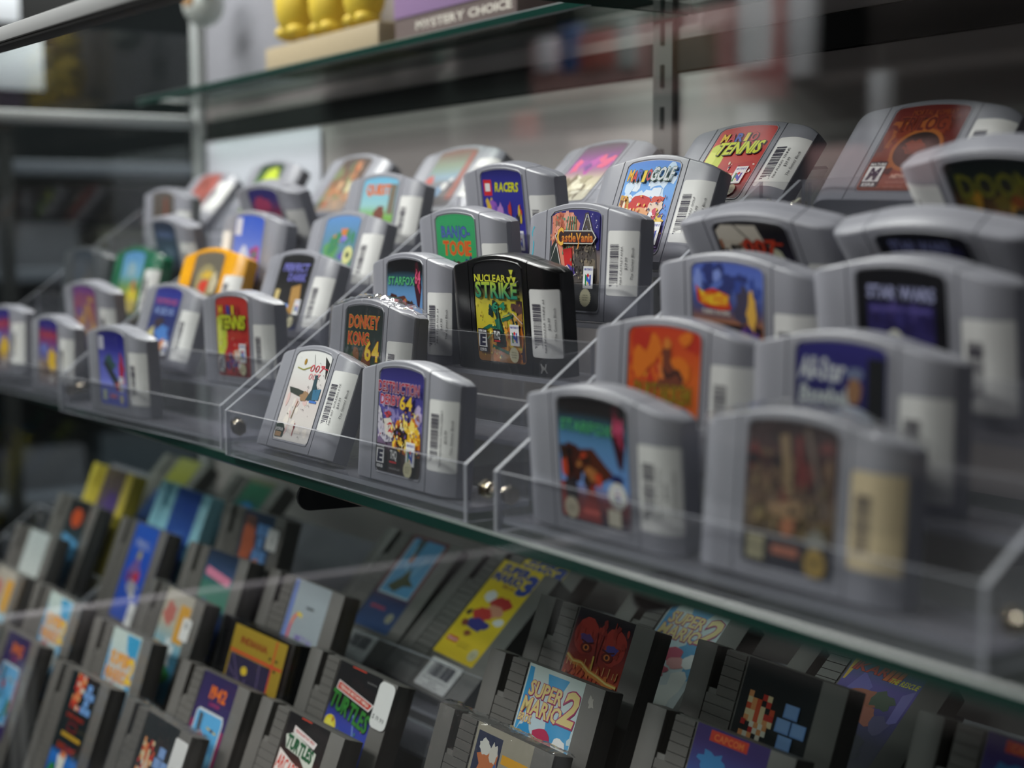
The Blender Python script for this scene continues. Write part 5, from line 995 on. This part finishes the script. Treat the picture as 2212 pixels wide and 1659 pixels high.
o = boxes('hanging_bar', [(-1180, 262, 640+Z0, -700, 278, 652+Z0)], M_alu, None, 1.5); tag(o, 'pale bar above the upper shelf from which the ornament hangs', 'bar')
o = boxes('low_carton', [(-840, 255, 334.2+Z0, -580, 300, 364+Z0)], mat('beige_card', (176, 160, 130), .6), None, 1.5); tag(o, 'low beige carton under the yellow soft toys on the upper shelf', 'carton')
for i, (xa, xb, h, c, lb) in enumerate([(-184, -20, 130, (112, 104, 98), 'dark carton added for shade right of the slotted strip, left one on the deeper upper shelf'), (-10, 210, 150, (92, 90, 90), 'wide dark carton added for shade on the deeper upper shelf, second from its left end'), (220, 480, 140, (104, 92, 84), 'wide dark carton added for shade on the deeper upper shelf, third from its left end'), (490, 840, 150, (90, 90, 96), 'widest dark carton added for shade at the right end of the deeper upper shelf')]):
    o = boxes('shade_carton', [(xa, 146, 334.2+Z0, xb, 300, 334+h+Z0)], mat('carton_%d' % i, c, .7), None, 2); tag(o, lb, 'carton', 'dark cartons added for shade on the deeper upper shelf')  # added blockers: keep lamp light off the top step and back panel
def signbox(x0, x1, h, m, m2, txt, lab):
    t = empty('toy_box', (x0, 262, 334.2)); tag(t, lab, 'box')
    w = x1-x0; boxes('carton', [(0, 0, 0, w, 40, h)], m, t, 1); boxes('front_panel', [(0.5, -1, 28, w-.5, -.05, h-.5)], m2, t, .3)
    a = Art(w*.8, 9, seed=1); a.rb = .1
    a.T(txt, .5, .5, .96, .8, (206, 200, 190)); link('lettering', a.mesh('lettering', lambda u_, v, o: (w*.18+w*.8*u_, -o, 14+9*v)), M_stick, t)
signbox(-560, -352, 118, M_bx, M_pu, "MYSTERY CHOICE", 'violet and taupe box with pale MYSTERY lettering on the upper shelf')

# ------------------------------------------------------------------ beyond the left side glass: dark neighbouring shelves with notices
t = empty('shelving_unit', (-2350, 500, -1050)); tag(t, 'dark neighbouring shelving seen through the left side glass', 'shelving')
for z, d in ((700, 0), (960, 0), (1130, 0), (1330, 0)): boxes('shelf', [(-330, -500, z, 180, 1000, z+26)], mat('far_shelf', (58, 64, 72), .5) if z == 700 else bpy.data.materials['far_shelf'], t, 2)
boxes('upright', [(-330, 990, 0, 180, 1010, 1900)], M_dark, t, 2); boxes('upright', [(-330, -510, 0, 180, -490, 1900)], M_dark, t, 2)
rnd = random.Random(5)
FC = dict(slate=(70, 74, 80), brown=(50, 40, 40), olive=(60, 62, 50), teal=(40, 52, 60), grey=(84, 86, 90), maroon=(66, 40, 38))
for z, sn in ((726, 'lowest'), (986, 'middle'), (1156, 'upper')):
    yy = -440; cs = list(FC); rnd.shuffle(cs)
    for cn in cs[:5]:
        wd = rnd.randint(150, 220); hh = rnd.randint(70, 120) if z != 1156 else rnd.randint(60, 110)
        m = bpy.data.materials.get('far_box_'+cn) or mat('far_box_'+cn, FC[cn], .6)
        o = boxes('carton', [(-2530, 500+yy, z-1050+Z0+.5, -2250, 500+yy+wd, z-1050+hh+Z0)], m, None, 2)
        tag(o, 'blurred dark %s carton on the %s neighbouring shelf beyond the side glass' % (cn, sn), 'carton', 'cartons on the dark neighbouring shelves'); yy += wd+rnd.randint(20, 110)
M_paper = mat('notice_paper', (206, 214, 220), .7)
def notice(y0, z0, y1, z1, lab, x=-1640):
    o = boxes('paper_notice', [(x, y0, z0+Z0, x+1.5, y1, z1+Z0)], M_paper, None, .2); tag(o, lab, 'notice')
t = empty('notice_board', (-1650, 60, 340)); tag(t, 'black board beyond the side glass with pale paper notices', 'notice board')
boxes('board', [(-8, 0, 0, 0, 260, 260)], M_dark, t, 1); boxes('stand', [(-30, 120, -1390, -10, 140, 250)], M_dark, t, 1)
notice(75, 385, 247, 462, 'pale printed sheet at the left edge, on the black board beyond the side glass', -1649)
notice(75, 484, 214, 560, 'white card in the top left corner, on the black board beyond the side glass', -1649)
# ------------------------------------------------------------------ across the aisle (seen only as reflections in the front glass)
def goods(name, x0, x1, z0, z1, col, lab, cat, y=-2000, dep=120, group=None):
    m = mat('goods_%d_%d_%d' % col, col, .6)
    o = boxes(name, [(x0, y-dep, z0+Z0, x1, y, z1+Z0)], m, None, 3); tag(o, lab, cat, group)

t = empty('wall_shelving', (-1900, -2200, -1050)); tag(t, 'shop shelving across the aisle, seen mirrored in the front glass', 'shelving')
for z in (300, 760, 1230, 1500, 1800): boxes('shelf', [(-800, -190, z, 1900, 190, z+24)], M_room, t, 2)
for x in (-800, 120, 1000, 1880): boxes('upright', [(x, -200, 0, x+20, 195, 2100)], M_dark, t, 2)
goods('price_banner', -2480, -1560, 478, 640, (186, 136, 134), 'large pink card banner across the aisle, mirrored in the front glass', 'banner', -1980, 4)
for (x0, x1, z0, z1, c, lb) in [(-2440, -2370, 560, 640, (226, 226, 236), 'white packet mirrored left of the blue one'), (-2350, -2280, 550, 660, (60, 90, 150), 'blue packet mirrored in the front glass beside the red one'), (-2260, -2140, 545, 620, (176, 84, 74), 'red packet mirrored in the front glass between blue and grey'),
    (-2110, -2050, 540, 650, (190, 196, 196), 'grey packet mirrored in the front glass'), (-1980, -1780, 500, 590, (120, 100, 80), 'wide brown packet mirrored in the front glass'), (-1800, -1560, 430, 500, (150, 56, 60), 'deep red strip mirrored above the red tennis cartridge'),
    (-1700, -1610, 340, 660, (236, 240, 244), 'tall white packet mirrored near the top right'), (-1560, -1500, 470, 640, (220, 224, 230), 'slim white packet mirrored near the top right'), (-1330, -1290, 300, 460, (196, 200, 206), 'narrow pale packet mirrored at far right'), (-1120, -1060, 300, 380, (170, 172, 176), 'small pale packet mirrored at far right'),
    (-2560, -2470, 400, 470, (200, 80, 70), 'small red packet mirrored above the centre racks'), (-1720, -1640, 250, 300, (206, 60, 60), 'low red packet mirrored beside the slotted strip'), (-2300, -1900, 330, 400, (206, 190, 186), 'wide pale packet mirrored in front of the back panel'), (-1500, -1180, 250, 330, (196, 150, 150), 'pinkish packet mirrored behind the dark red cartridge')]:
    goods('packet', x0, x1, z0, z1, c, lb, 'packet', -1975+rnd.randint(0, 20), 30, 'packets across the aisle')
t = empty('hand_rail', (-1000, -690, -280)); tag(t, 'pale floor-standing hand rail in the shop, mirrored low in the front glass', 'hand rail')
boxes('rail', [(-10, -380, -24, 10, 400, 24)], mat('rail_white', (118, 114, 120), .6), t, 6)
for y in (-360, 380): boxes('post', [(-8, y-8, -770, 8, y+8, -17)], M_alu, t, 3)
